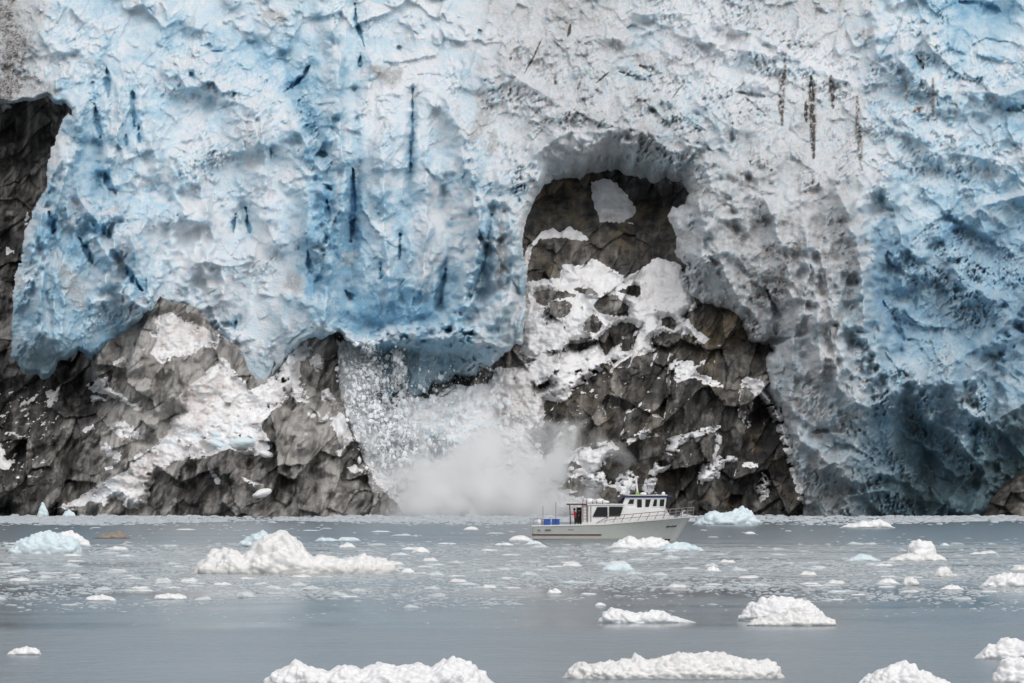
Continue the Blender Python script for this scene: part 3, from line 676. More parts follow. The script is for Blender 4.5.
ochre = np.clip(.45 * sm(0, .35, fbm(U / 45, V / 40, 211, 3)) * sm(500, 560, U) + gau(U, V, 722, 325, 28, 30) + .9 * gau(U, V, 565, 200, 30, 25) + .8 * gau(U, V, 655, 212, 25, 10) + .45 * gau(U, V, 590, 420, 40, 40) + .5 * gau(U, V, 610, 480, 30, 30) + .3 * gau(U, V, 600, 240, 60, 25), 0, 1)
co = project(U, V, Yr).reshape(-1, 3)
vis = ice_s < 8
keep = vis[1:, 1:] | vis[:-1, :-1]
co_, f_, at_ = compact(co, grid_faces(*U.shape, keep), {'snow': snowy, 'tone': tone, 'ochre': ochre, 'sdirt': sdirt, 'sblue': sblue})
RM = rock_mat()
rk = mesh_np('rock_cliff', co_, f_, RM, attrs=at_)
tag(rk, 'grey and black rock cliff with patches of old snow below the glacier', 'cliff', kind='structure')

# dark rock toe in the lower right corner
u_, v_ = np.meshgrid(np.arange(965, 1140, STEP), np.arange(455, 526, STEP))
s_ = sdf([(974, 530), (980, 515), (990, 500), (1003, 486), (1016, 474), (1040, 462), (1160, 440), (1160, 540)], u_ + 3 * fbm(u_ / 15, v_ / 15, 5), v_ + 3 * fbm(u_ / 15, v_ / 15, 6))
kk, oo, t_ = plates(u_ / 22, v_ / 18, 58)
yy = -9 - 3 * np.sqrt(np.clip(s_, 0, 90)) * .5 - 3 * oo - 3 * t_ - fbm(u_ / 8, v_ / 8, 59) + 8 * np.clip(1 - s_ / 8, 0, 2) ** 2
keep = (s_[1:, 1:] > -3) | (s_[:-1, :-1] > -3)
z = np.zeros(u_.shape)
co_, f_, at_ = compact(project(u_, v_, yy).reshape(-1, 3), grid_faces(*u_.shape, keep), {'snow': z, 'tone': z + .2 + .2 * oo, 'ochre': z + .3, 'sdirt': z, 'sblue': z})
tag(mesh_np('rock_toe', co_, f_, RM, attrs=at_), 'dark rock toe at the water in front of the teal ice', 'cliff', kind='structure')

# snowfields and mountains above and beside the picture (seen in the water's reflection)
gx, gyy = np.meshgrid(np.linspace(-900, 900, 140), np.linspace(0, 1, 60))
side = np.clip(np.abs(gx) - 110, 0, None)
my = 838 + gyy * 420 - side * .55
mz = -4 + gyy * (330 + 60 * fbm(gx / 220, gx * 0 + 1.5, 4)) + 14 * fbm(gx / 60, gyy * 6, 8, 4)
mz = np.where((np.abs(gx) < 150), mz + 92, mz) if False else mz
zz = np.zeros(gx.shape)
mo = mesh_np('mountain', np.stack([gx, my, mz], -1).reshape(-1, 3), grid_faces(*gx.shape), RM,
             attrs={'snow': sm(-.5, -.2, fbm(gx / 80, gyy * 5, 77, 4)), 'tone': zz + .4, 'ochre': zz, 'sdirt': zz + .3, 'sblue': zz + .25})
tag(mo, 'snowy mountain slopes above the glacier', 'mountain', kind='structure')

# ------------------------------------------------------------------ water
def water_mat():
    t = NT('fjord_water')
    v = t.coord()
    vs_ = t.coord(scale=(.35, 1, 1))
    patch = t.noise(t.coord(scale=(.02, .07, 1)), 1.0, 5, .55, .3)
    sl = t.noise(t.coord(scale=(.5, .35, 1)), 1.0, 6, .75, .4)
    band = t.noise(t.coord(scale=(.006, .02, 1)), 1.0, 3, .5)
    band2 = t.noise(t.coord(scale=(.018, .03, 1)), 1.0, 4, .6)
    sx = t.n('SeparateXYZ'); t.put(sx.inputs[0], t.n('TexCoord').outputs['Object'])
    y = sx.outputs[1]
    near = t.math('SMOOTH_MIN', 1.0, 1.0)
    mr = t.n('MapRange'); mr.interpolation_type = 'SMOOTHSTEP'
    t.put(mr.inputs[0], t.math('ADD', y, t.math('MULTIPLY', t.math('SUBTRACT', band, .5), 90.0)))
    mr.inputs[1].default_value = 178; mr.inputs[2].default_value = 262
    mr2 = t.n('MapRange'); mr2.interpolation_type = 'SMOOTHSTEP'
    t.put(mr2.inputs[0], y); mr2.inputs[1].default_value = 430; mr2.inputs[2].default_value = 330
    zone = t.math('MULTIPLY', mr.outputs[0], mr2.outputs[0])
    sl2 = t.math('ADD', sl, t.math('MULTIPLY', t.math('SUBTRACT', patch, .5), .5))
    m = t.math('MULTIPLY', zone, t.ramp(sl2, [(.36, 0.0), (.58, 1.0)]))
    c = t.mix(m, (.16, .20, .23), (.42, .45, .46))
    t.put(t.b.inputs['Base Color'], c)
    mr3 = t.n('MapRange'); mr3.interpolation_type = 'SMOOTHSTEP'
    t.put(mr3.inputs[0], t.math('ADD', y, t.math('ADD', t.math('MULTIPLY', t.math('SUBTRACT', band2, .5), 170.0), t.math('MULTIPLY', t.math('SUBTRACT', patch, .5), 60.0)))); mr3.inputs[1].default_value = 190; mr3.inputs[2].default_value = 140
    rg = t.math('ADD', t.math('ADD', .05, t.math('MULTIPLY', mr3.outputs[0], .16)), t.math('MULTIPLY', patch, .09))
    mr4 = t.n('MapRange'); mr4.interpolation_type = 'SMOOTHSTEP'; t.put(mr4.inputs[0], y); mr4.inputs[1].default_value = 340; mr4.inputs[2].default_value = 430
    rg = t.math('ADD', rg, t.math('MULTIPLY', mr4.outputs[0], .13))
    t.put(t.b.inputs['Roughness'], t.math('ADD', rg, t.math('MULTIPLY', m, .3)))
    t.b.inputs['IOR'].default_value = 1.33
    h = t.math('ADD', t.noise(t.coord(scale=(1, .45, 1)), 1.3, 6, .65), t.math('MULTIPLY', t.noise(t.coord(scale=(.3, .2, 1)), 1.0, 3, .6), 1.6))
    t.bump(h, .12, 1.0)
    bn = [n for n in t.t.nodes if n.type == 'BUMP'][0]
    t.put(bn.inputs['Strength'], t.math('ADD', .05, t.math('MULTIPLY', mr3.outputs[0], .55)))
    return t.m


wx = np.concatenate([[-3000, -1200, -600], np.linspace(-320, 320, 60), [600, 1200, 3000]])
wy = np.concatenate([[-400, 0], np.linspace(60, 860, 120), [1400, 4000]])
X, Y = np.meshgrid(wx, wy)
wa = mesh_np('water', np.stack([X, Y, X * 0], -1).reshape(-1, 3), grid_faces(*X.shape)[:, ::-1], water_mat())
wa.data.flip_normals() if wa.data.polygons[0].normal.z < 0 else None
tag(wa, 'grey blue milky fjord water with brash ice', 'water', kind='structure')


def at(u, v):
    """the point of the water surface under a picture position"""
    Y = F * HC / (v - HOR)
    return (u - 512) / F * Y, Y


# ------------------------------------------------------------------ floating ice
def berg_mat(name, white=(.80, .80, .81), low=(.55, .68, .74), bl=0.0, dirtc=(.30, .26, .21), dirt=.15):
    t = NT(name)
    v = t.coord()
    n1 = t.noise(v, 1.6, 6, .6, .2); n2 = t.noise(v, 7, 5, .65)
    z = t.attr('hz')      # 0 at the water line, 1 on top
    c = t.mix(t.math('ADD', bl, t.math('MULTIPLY', t.math('SUBTRACT', n1, .5), bl * 1.6), True), white, low)
    wet = t.ramp(z, [(0.0, 1.0), (.10, .8), (.26, 0.0)])
    c = t.mix(t.math('MULTIPLY', wet, t.ramp(n1, [(.35, .15), (.6, .75)])), c, tuple(.5 * a + .5 * b for a, b in zip(low, dirtc)))
    c = t.mix(t.math('MULTIPLY', t.ramp(n2, [(.55, 0.0), (.75, 1.0)]), dirt), c, dirtc)
    t.bump(t.math('ADD', n1, n2), .02, .7)
    return t.set(Base_Color=c, Roughness=.6)


BM = {'white': berg_mat('floating_snow_ice'), 'blue': berg_mat('floating_blue_ice', white=(.74, .79, .81), low=(.50, .66, .73), bl=.45, dirt=.05),
      'grey': berg_mat('floating_grey_ice', white=(.62, .65, .66), low=(.42, .50, .54), bl=.3, dirt=.3), 'dirty': berg_mat('floating_dirty_ice', white=(.34, .30, .25), low=(.16, .13, .10), bl=.4, dirtc=(.05, .04, .03), dirt=.8),
      'slush': berg_mat('floating_slush', white=(.50, .53, .55), low=(.34, .39, .43), bl=.4, dirt=.1), 'pale': berg_mat('floating_pale_ice', white=(.70, .74, .77), low=(.48, .62, .69), bl=.3, dirt=.1),
      'cream': berg_mat('floating_stained_ice', white=(.79, .785, .78), low=(.58, .60, .60), bl=.12, dirtc=(.26, .22, .16), dirt=.35)}


def n3(P, s, seed):
    return (fbm(P[..., 0] / s + 7.1 * P[..., 2] / s * .3, P[..., 2] / s - P[..., 1] / s * .6, seed, 3) + fbm(P[..., 1] / s + 3.3, P[..., 0] / s * .8 + P[..., 2] / s * .7, seed + 5, 3)) * .6


def balls(P, s, seed, st=1.0):
    """3-D rounded lumps"""
    Q = P / s; I = np.floor(Q).astype(np.int64); best = np.full(P.shape[:-1], 9.0)
    for a in (-1, 0, 1):
        for b in (-1, 0, 1):
            for c in (-1, 0, 1):
                h = hsh(I[..., 0] + a, I[..., 1] + b, I[..., 2] + c, seed)
                d = (I[..., 0] + a + RT[0][h] - Q[..., 0]) ** 2 + (I[..., 1] + b + RT[1][h] - Q[..., 1]) ** 2 + (I[..., 2] + c + RT[2][h] - Q[..., 2]) ** 2
                best = np.minimum(best, d)
    return 0.6 - best      # dome tops round each seed


def berg_mesh(L, Wd, prof, seed, px, lump=1.0, sharp=0.0):
    """L, Wd: length, width in metres; prof: (x 0..1, height m); px: pixels per metre"""
    n = int(np.clip(L * px * 2.2, 12, 560)); hmax = max(p[1] for p in prof)
    m = int(np.clip(hmax * px * 2.2, 4 if px < 6 else 8, 70))
    a = np.linspace(0, 2 * np.pi, n, endpoint=False)
    # denser sampling on the ends is not needed: walk the outline
    r = np.concatenate([[-.12, -.05], np.linspace(0, 1, m)])
    Aa, R = np.meshgrid(a, r)
    th = np.clip(R, 0, 1) * np.pi / 2
    s = np.where(R < 0, 1.0, np.cos(th) ** .75)
    ca, sa = np.cos(Aa), np.sin(Aa)
    ex = .8
    x = .5 * L * np.sign(ca) * np.abs(ca) ** .9 * s
    wloc = 1.0 + .25 * vn(x / L * 5 + seed, x * 0 + .5, seed)
    y = .5 * Wd * np.sign(sa) * np.abs(sa) ** .8 * s * wloc
    xs = np.clip(x / L + .5, 0, 1)
    H = np.interp(xs.ravel(), [p[0] for p in prof], [p[1] for p in prof]).reshape(xs.shape)
    z = np.where(R < 0, R * hmax, H * np.sin(th) ** .85)
    P = np.stack([x, y, z], -1)
    N = np.stack([ca * s * .8, sa * s, np.sin(th) + .1], -1); N /= np.linalg.norm(N, axis=-1, keepdims=True) + 1e-9
    k = hmax * lump
    b1 = min(15 / px, .8 * k); b2 = min(8 / px, .45 * k); b3 = min(4 / px, .22 * k)
    D = .60 * b1 * balls(P + seed * 1.7, b1, seed) + .85 * b2 * balls(P - seed * .9, b2, seed + 3) + .75 * b3 * balls(P, b3, seed + 5) + .3 * b1 * n3(P, 1.5 * b1, seed + 7) - .12 * b1
    if sharp: D = D * (1 - sharp) + sharp * .3 * k * n3(P, .7 * k, seed + 1)
    D = D * sm(-.12, .12, R) * np.clip(H / hmax * 1.4 + .15, 0, 1)
    P = P + N * D[..., None]
    co = P.reshape(-1, 3)
    rows, cols = R.shape
    i = np.arange(rows * cols).reshape(rows, cols); j = np.roll(i, -1, 1)
    f = np.stack([i[:-1], j[:-1], j[1:], i[1:]], -1).reshape(-1, 4)
    hz = np.clip(co[:, 2] / max(hmax, .01), 0, 1)
    return co, f, hz


def berg(u0, u1, v, prof, label, mat='white', depth=.45, seed=1, lump=1.0, sharp=0.0, group=None, name='ice_floe', cat='ice floe'):
    """u0..u1 across the picture, v water line, prof: (u, top row)"""
    x0, Y = at(u0, v); x1, _ = at(u1, v); px = F / Y
    L = x1 - x0
    pr = [((u - u0) / (u1 - u0), max(.02, (v - t) / px * .93)) for u, t in prof]
    pr = [(0, .02)] + pr + [(1, .02)] if pr[0][0] > .01 else pr
    Wd = max(L * depth, .25)
    co, f, hz = berg_mesh(L, Wd, pr, seed, px, lump, sharp)
    o = mesh_np(name, co, f, BM[mat], attrs={'hz': hz})
    o.location = ((x0 + x1) / 2, Y + Wd * .4, 0)
    tag(o, label, cat, group or None)
    return o


berg(188, 398, 574, [(192, 566), (205, 556), (222, 546), (234, 552), (244, 558), (252, 548), (262, 540), (272, 536), (284, 534), (294, 540), (302, 552), (312, 560), (325, 558), (342, 560), (360, 556), (378, 557), (390, 554), (396, 562)],
     'large long lumpy white floe with a tall middle hump, left of the boat', 'cream', .28, 11, .5)
berg(236, 298, 547, [(240, 541), (252, 537), (262, 531), (272, 536), (290, 541)], 'pale bluish floe just behind the tall hump of the large lumpy floe', 'blue', .4, 12, .7)
berg(6, 80, 554, [(10, 548), (20, 541), (34, 536), (46, 533), (60, 538), (72, 536), (79, 548)], 'pale blue floe with white snow lumps on top near the left edge', 'blue', .4, 13, .6)
berg(44, 91, 547, [(48, 541), (60, 535), (68, 532), (76, 537), (86, 540)], 'white lumpy floe leaning behind the pale blue floe near the left edge', 'white', .4, 14, .7)
berg(92, 130, 538.5, [(96, 536.5), (106, 535), (112, 534), (118, 532), (126, 536)], 'brown dirt covered floe in the open water on the left', 'dirty', .5, 15, .9)
berg(262, 496, 688, [(266, 674), (276, 662), (284, 668), (297, 658), (306, 666), (318, 672), (328, 674), (346, 669), (362, 673), (380, 668), (395, 672), (415, 667), (430, 670), (440, 662), (450, 656), (462, 660), (474, 665), (484, 674), (492, 680)],
     'long white lumpy floe cut by the bottom edge, left of centre', 'white', .3, 16, .55)
berg(562, 786, 679, [(568, 672), (574, 662), (586, 658), (592, 664), (604, 662), (620, 664), (638, 658), (650, 664), (664, 660), (680, 655), (698, 657), (712, 654), (726, 655), (740, 660), (756, 660), (768, 653), (778, 660), (783, 672)],
     'longest white floe in the foreground, with a dark stained foot at its left end', 'cream', .28, 17, .5)
berg(598, 697, 623, [(602, 616), (612, 607), (622, 612), (636, 616), (650, 613), (662, 613), (674, 618), (690, 621)], 'white floe with its peak at the left end, tapering to the right', 'white', .35, 18, .7)
berg(738, 830, 621, [(742, 612), (752, 604), (764, 600), (778, 598), (790, 600), (802, 600), (812, 606), (822, 612)], 'thick white floe right of centre, its top rough and broad', 'white', .45, 19, .55)
berg(746, 837, 626, [(752, 621), (770, 618), (790, 614), (806, 616), (820, 615), (832, 618)], 'low white shelf of ice in front of the thick white floe', 'cream', .3, 20, .9)
berg(860, 962, 692, [(864, 680), (874, 674), (886, 670), (898, 668), (908, 665), (918, 670), (930, 676), (944, 680), (956, 686)], 'white floe cut by the bottom edge, right of the longest floe', 'white', .4, 21, .6)
berg(976, 1042, 659, [(980, 655), (990, 645), (998, 646), (1008, 642), (1020, 643), (1034, 645)], 'white floe cut by the right edge, upper of the two there', 'white', .4, 22, .8)
berg(994, 1050, 687, [(998, 672), (1006, 662), (1018, 660), (1034, 664), (1046, 672)], 'white rounded floe in the bottom right corner', 'white', .5, 23, .7)
berg(910, 936, 557, [(912, 543), (917, 541), (924, 543), (931, 541), (935, 545)], 'upright blocky white floe standing alone on the right', 'white', .8, 24, .7)
berg(888, 948, 561, [(894, 558), (906, 555), (920, 556), (934, 554), (944, 558)], 'flat stained floe round the foot of the upright blocky floe', 'cream', .3, 25, 1.1)
berg(694, 762, 525, [(698, 521), (708, 515), (716, 512), (724, 516), (732, 513), (742, 508), (748, 508), (755, 516), (760, 520)], 'pale blue berg at the foot of the dark rock, behind the bow', 'blue', .5, 26, .6)
berg(604, 674, 549, [(612, 546), (622, 540), (630, 537), (640, 541), (650, 538), (660, 538), (668, 543)], 'white floe in front of the boat hull near the bow', 'white', .35, 27, .7)
berg(656, 705, 551, [(662, 547), (674, 544), (688, 544), (698, 547)], 'low pale blue floe right of the floe in front of the bow', 'blue', .4, 28, 1.0)
berg(846, 882, 561, [(852, 558), (862, 554), (872, 556)], 'smooth pale blue mound of ice left of the upright blocky floe', 'blue', .5, 29, 1.0, .6)
berg(980, 1040, 587, [(986, 583), (996, 577), (1006, 574), (1016, 576), (1030, 575)], 'white ragged floe cut by the right edge, below the cliff reflection', 'white', .4, 30, .8)
berg(36, 49, 517.5, [(38, 509), (42, 501), (46, 506)], 'small pointed pale turquoise block at the foot of the left rocks', 'blue', .8, 31, .6, .8)
berg(61, 76, 517, [(64, 512), (69, 509), (74, 513)], 'small round pale turquoise block right of the pointed one', 'blue', .7, 32, .8, .7)
berg(6, 40, 655, [(10, 652), (20, 650), (30, 648.5), (37, 651)], 'thin white floe alone in the calm water at the lower left', 'white', .4, 33, 1.2)
berg(84, 116, 601, [(88, 598), (100, 596), (112, 598)], 'flat white floe in the brash, left of the similar one', 'white', .5, 34, 1.2)
berg(153, 186, 599.5, [(156, 596), (170, 594.5), (184, 596)], 'flat white floe in the brash, right of the similar one', 'white', .5, 35, 1.2)
berg(600, 636, 571, [(606, 566), (616, 562), (628, 564)], 'domed pale floe below the boat', 'blue', .5, 36, 1.0, .5)
berg(546, 562, 594, [(550, 591), (555, 589), (560, 591)], 'tiny rounded white floe below the stern of the boat', 'white', .7, 37)
berg(934, 954, 577, [(938, 571), (945, 568), (951, 571)], 'small round white floe right of the upright blocky floe, nearer', 'cream', .7, 38)
berg(903, 919, 586, [(906, 580), (911, 577), (917, 581)], 'small cream floe below the upright blocky floe', 'cream', .7, 39)
berg(840, 896, 528, [(846, 526), (862, 524), (880, 521), (890, 525)], 'flat white floe against the ice strip at the foot of the teal ice', 'white', .3, 40, 1.2)
berg(314, 338, 541, [(320, 538.5), (330, 538.5)], 'thin flat pale floe behind the large lumpy floe, left of a pair', 'blue', .5, 41, 1.3)
berg(336, 361, 541, [(342, 538), (354, 538)], 'thin flat pale floe behind the large lumpy floe, right of a pair', 'blue', .5, 42, 1.3)
berg(338, 356, 548, [(342, 545), (348, 543.5), (354, 546)], 'small white floe above the right end of the large lumpy floe', 'white', .5, 43)
berg(411, 430, 553, [(415, 550), (421, 548), (427, 550)], 'small white domed floe right of the large lumpy floe', 'white', .5, 44)
berg(400, 416, 574, [(403, 571), (408, 569), (413, 571)], 'small white floe touching the right end of the large lumpy floe', 'white', .5, 45)
berg(463, 479, 530, [(467, 528), (472, 527), (476, 528)], 'small white floe in the open water left of the boat', 'white', .5, 46)
berg(508, 534, 541, [(512, 538), (518, 536), (526, 537.5)], 'small white floe at the swim platform of the boat', 'white', .4, 47)
berg(524, 544, 545, [(528, 542.5), (536, 541.5)], 'thin pale floe just in front of the stern', 'blue', .4, 48, 1.2)
berg(235, 256, 598, [(240, 593), (246, 592), (252, 594)], 'small grey white floe below the large lumpy floe', 'grey', .5, 49)
berg(300, 322, 590, [(304, 588), (312, 586)], 'small flat floe under the right half of the large lumpy floe', 'grey', .5, 50)
berg(876, 900, 584, [(882, 581), (890, 579)], 'small low white floe lower left of the small cream floe', 'white', .5, 51)
berg(940, 965, 590, [(946, 587), (955, 585.5)], 'small flat white floe between the cream floe and the ragged right floe', 'white', .5, 52)
berg(705, 722, 572, [(708, 569), (714, 567)], 'small white dome in the brash right of the bow', 'white', .6, 53)
berg(934, 990, 543.5, [(945, 542), (960, 541)], 'thin pale sheet of ice in the open water on the right', 'grey', .3, 54, 1.3) if False else None
berg(745, 756, 534, [(748, 532), (752, 532)], 'tiny white floe in the open water right of the bow', 'white', .6, 55)
berg(925, 940, 551, [(930, 549.5)], 'sliver of pale ice behind the upright blocky floe', 'blue', .6, 56) if False else None
berg(940, 950, 546, [(944, 543), (947, 544)], 'tiny pale floe right of the upright blocky floe, farther', 'blue', .6, 57)
berg(595, 606, 606, [(599, 603), (603, 604)], 'tiny white floe above the floe with its peak at the left', 'white', .6, 58)

# blocks of ice lying on the rock ledge
def block(u, v, w, h, ydep, label, seed, mat='white'):
    Yd = 762 + ydep; px = F / Yd
    b_ = bmesh.new(); bmesh.ops.create_icosphere(b_, subdivisions=4, radius=1)
    P = np.array([q.co[:] for q in b_.verts]); f = np.array([[q.index for q in fa.verts] for fa in b_.faces]); b_.free()
    P = P * (1 + .28 * balls(P * 1.2 + seed, 1.0, seed)[:, None] + .10 * balls(P * 3 + seed, 1.0, seed)[:, None]) * np.array([w / 2, w * .32, h / 2]) / px * .9
    P[:, 2] += .25 * P[:, 0] * math.sin(seed)
    co = P + np.array([0, 0, h / 2 / px * .8]); hz = np.full(len(P), .6)
    o = mesh_np('ice_block', co, f, BM[mat], attrs={'hz': hz * .7 + .3})
    o.location = ((u - 512) / px, Yd, HC + (HOR - v) / px)
    return tag(o, label, 'ice block')


def rock_y(u, v):
    return float(Yr[int(np.argmin(np.abs(vs - v))), int(np.argmin(np.abs(us - u)))])


def surf_y(u, v):
    a, b = int(np.argmin(np.abs(vs - v))), int(np.argmin(np.abs(us - u)))
    return float(min(Yr[a, b], Yi[a, b]) if ice_s[a, b] > 0 else Yr[a, b])


block(262, 497, 19, 9, rock_y(262, 494) - .5, 'white rounded ice block lying on the dark rock just above the water', 71)
block(243, 448, 26, 12, rock_y(243, 443) - .8, 'pale blue ice block resting on the dirty snow of the left outcrop', 72, 'blue')
block(266, 457, 14, 7, rock_y(266, 454) - .5, 'small white ice block at the snow lip, right of the pale blue block', 73)
block(217, 447, 16, 7, rock_y(217, 444) - .5, 'small pale ice block on the dirty snow, left of the pale blue block', 74, 'blue')
block(218, 484, 8, 8, rock_y(218, 481) - .3, 'tiny white lump of ice stuck on the dark streaked rock', 75)

# brash: many small floes; the largest are things, the rest is stuff
rnd = random.Random(5)
protos = []
for k in range(14):
    Lk = 1.0
    hh = [.07, .10, .13, .2][k % 4]
    co, f, hz = berg_mesh(1.0, .5 + .4 * rnd.random(), [(0, .02), (.2 + .2 * rnd.random(), hh), (.6, hh * .6), (.8, hh * (.5 + .5 * rnd.random())), (1, .02)], 100 + k, 16 if k < 12 else 10, .9, .3)
    me = mesh_np('tmp', co, f, None, attrs={'hz': hz})
    protos.append(me)
cand = []
def density(u, v):
    if v < 527: return 1.0
    if v < 543: return .03
    if v < 562: return .4 + .5 * (v - 543) / 19
    if v < 592: return 1.0
    if v < 600: return .6
    if v < 606: return .2
    if v < 616: return .07
    if v < 628: return .02
    return 0.0
tries = 0
while len(cand) < 21000 and tries < 400000:
    tries += 1
    v = rnd.choice([rnd.uniform(516.6, 526), rnd.uniform(516.4, 522), rnd.uniform(527, 543), rnd.uniform(540, 612), rnd.uniform(540, 612), rnd.uniform(540, 628)])
    u = rnd.uniform(-100, 1124)
    nz = math.sin(u * .021 + v * .35) * .3 + math.sin(u * .013 - v * .22 + 2) * .3
    dd = density(u, v)
    if 590 < v: dd *= .35 + .9 * (nz > -.1) if u < 520 or u > 760 else .3
    if v < 527 and v > 521 + 4.5 * (math.sin(u * .017) * .5 + .5): dd = .05
    if 527 < v < 562 and u > 690: dd *= .4
    if rnd.random() > dd * (.75 + nz): continue
    if 528 < u < 700 and 522 < v < 544: continue
    w = 1.5 + 2.4 * rnd.paretovariate(2.1)
    if v < 527: w = min(w, 16) ; 
    cand.append((min(w, 20), u, v))
cand.sort(reverse=True)
zones = [(0, 528, 'small floe in the pale strip of packed ice along the foot of the cliff', 'floes packed along the foot of the cliff'),
         (528, 562, 'small floe scattered on the open water level with the boat', 'floes scattered level with the boat'),
         (562, 700, 'small flat floe in the brash belt nearer than the boat', 'floes in the brash belt nearer than the boat')]
NT_ = 240
mats = ['white', 'grey', 'slush', 'grey', 'pale', 'cream']
for k, (w, u, v) in enumerate(cand[:NT_]):
    x, Y = at(u, v); s = w / (F / Y)
    p = protos[k % 14]
    o = bpy.data.objects.new('small_floe', p.data.copy() if False else p.data)
    COL.objects.link(o)
    o.location = (x, Y, 0); o.scale = (s, s, s * rnd.uniform(.7, 1.1) * (1.2 if v < 527 else 1.0)); o.rotation_euler = (0, 0, rnd.choice([0, math.pi]) + rnd.uniform(-.4, .4))
    look = ['white', 'grey', 'translucent grey', 'grey', 'pale blue', 'cream'][(k % 14) % 6]
    side_ = 'left of the lumpy floe' if u < 190 else 'near the lumpy floe' if u < 400 else 'between lumpy floe and boat' if u < 530 else 'around the boat' if u < 705 else 'right of the boat'
    if v < 528: lab, grp = 'small %s floe packed along the cliff foot, %s' % (look, side_), 'floes packed along the foot of the cliff'
    elif v < 562: lab, grp = 'small %s floe on open water beyond the brash belt, %s' % (look, side_), 'floes scattered level with the boat'
    else:
        rw_ = 'farther' if v < 578 else 'middle' if v < 592 else 'nearest'
        lab, grp = 'small %s floe, %s rows of the brash belt, %s' % (look, rw_, side_), 'floes in the brash belt nearer than the boat'
    tag(o, lab, 'ice floe', grp)
# material per object slot: three looks
for k, p in enumerate(protos): p.data.materials.append(BM[mats[k % 6]])
cos = []; fs = []; hzs = []; base = 0
lowp = []
for k in range(10):
    co, f, hz = berg_mesh(1.0, .6, [(0, .02), (.3, [.08, .11, .16][k % 3]), (.7, .08), (1, .02)], 200 + k, 5, .9, .4)
    lowp.append((co, f, hz))
rest = cand[NT_:]
for w, u, v in rest:
    x, Y = at(u, v); s = w / (F / Y)
    co, f, hz = lowp[rnd.randrange(10)]
    a = rnd.uniform(0, 6.28); ca, sa = math.cos(a), math.sin(a)
    c = np.empty_like(co); c[:, 0] = x + s * (co[:, 0] * ca - co[:, 1] * sa); c[:, 1] = Y + s * (co[:, 0] * sa + co[:, 1] * ca); c[:, 2] = s * co[:, 2] * (1.2 if v < 527 else 1.0)
    cos.append(c); fs.append(f + base); hzs.append(hz); base += len(co)
br = mesh_np('brash_ice', np.concatenate(cos), np.concatenate(fs), BM['slush'], attrs={'hz': np.concatenate(hzs)})
tag(br, 'scattered crumbs of brash ice floating between the floes', 'brash ice', kind='stuff')
for p in protos: bpy.data.objects.remove(p)

# ------------------------------------------------------------------ the ice avalanche
rs = np.random.RandomState(3)
ico = bmesh.new(); bmesh.ops.create_icosphere(ico, subdivisions=1, radius=.5)
iv = np.array([v.co[:] for v in ico.verts]); ifc = np.array([[v.index for v in fa.verts] for fa in ico.faces]); ico.free()
paths = [([(366, 348), (372, 380), (385, 420), (400, 455)], 8, 4500), ([(397, 352), (400, 385), (404, 420), (412, 455)], 4, 3500), ([(352, 352), (358, 400), (376, 440), (390, 480)], 8, 3500),
         ([(380, 440), (430, 450), (500, 470), (545, 490)], 14, 5000), ([(430, 400), (450, 430), (470, 460)], 22, 1800), ([(490, 380), (500, 420), (520, 450)], 12, 700)]
cos = []; fs = []; base = 0
for pts, wd, n in paths:
    P = np.array(pts, float)
    for k in range(n):
        t = rs.rand() * (len(pts) - 1); i = int(t); c = P[i] + (P[i + 1] - P[i]) * (t - i) + rs.randn(2) * wd * (.85 + .15 * t)
        s = min(.09 + .07 * rs.pareto(1.8), .9)
        Yd = 762 + surf_y(c[0], min(c[1], 515)) - .3 - 2.5 * rs.rand()
        ctr = np.array([(c[0] - 512) / F * Yd, Yd, HC + (HOR - c[1]) / F * Yd])
        sc = s * (.7 + .6 * rs.rand(3)); sc[2] *= 1.3
        cos.append(ctr + iv * sc * (.75 + .5 * rs.rand(len(iv), 1))); fs.append(ifc + base); base += len(iv)
t = NT('falling_ice')
g = t.noise(t.coord(), .5, 3)
fm = t.set(Base_Color=t.mix(g, (.9, .9, .91), (.76, .83, .87)), Roughness=.6)
fi = mesh_np('falling_ice', np.concatenate(cos), np.concatenate(fs), fm, smooth=False)
tag(fi, 'crumbling white ice fragments pouring down the gully in an avalanche', 'avalanche', kind='stuff')


def cloud(name, u, v, y, wu, hv, dep, dens, label, seed, top=.0):
    Yd = 762 + y; px = F / Yd
    bm = bmesh.new(); bmesh.ops.create_icosphere(bm, subdivisions=4, radius=1)
    for vv in bm.verts:
        if vv.co.z < 0: vv.co.z *= .3
    me = bpy.data.meshes.new(name); bm.to_mesh(me); bm.free()
    o = bpy.data.objects.new(name, me); COL.objects.link(o)
    o.location = ((u - 512) / px, Yd, HC + (HOR - v) / px); o.scale = (wu / px, dep, hv / px)
    t = NT(name + '_vapour')
    t.t.nodes.remove(t.b)
    pv = t.n('VolumePrincipled'); t.t.links.new(pv.outputs[0], t.out.inputs['Volume'])
    pv.inputs['Color'].default_value = (1.0, 1.0, 1.0, 1); pv.inputs['Anisotropy'].default_value = 0.1
    ob = t.n('TexCoord').outputs['Object']
    ln = t.n('VectorMath', operation='LENGTH'); t.put(ln.inputs[0], ob)
    nz = t.noise(t.coord(scale=(wu / px / 9, dep / 9, hv / px / 9)), 1.0, 4, .6, .3)
    d = t.math('SUBTRACT', t.math('SUBTRACT', 1.0, ln.outputs['Value']), t.math('MULTIPLY', t.math('SUBTRACT', nz, .40), 3.0))
    d = t.math('MULTIPLY', t.math('POWER', t.math('MAXIMUM', d, 0.0), 1.4), dens)
    t.put(pv.inputs['Density'], d)
    me.materials.append(t.m)
    tag(o, label, 'ice dust cloud', kind='stuff')
    return o


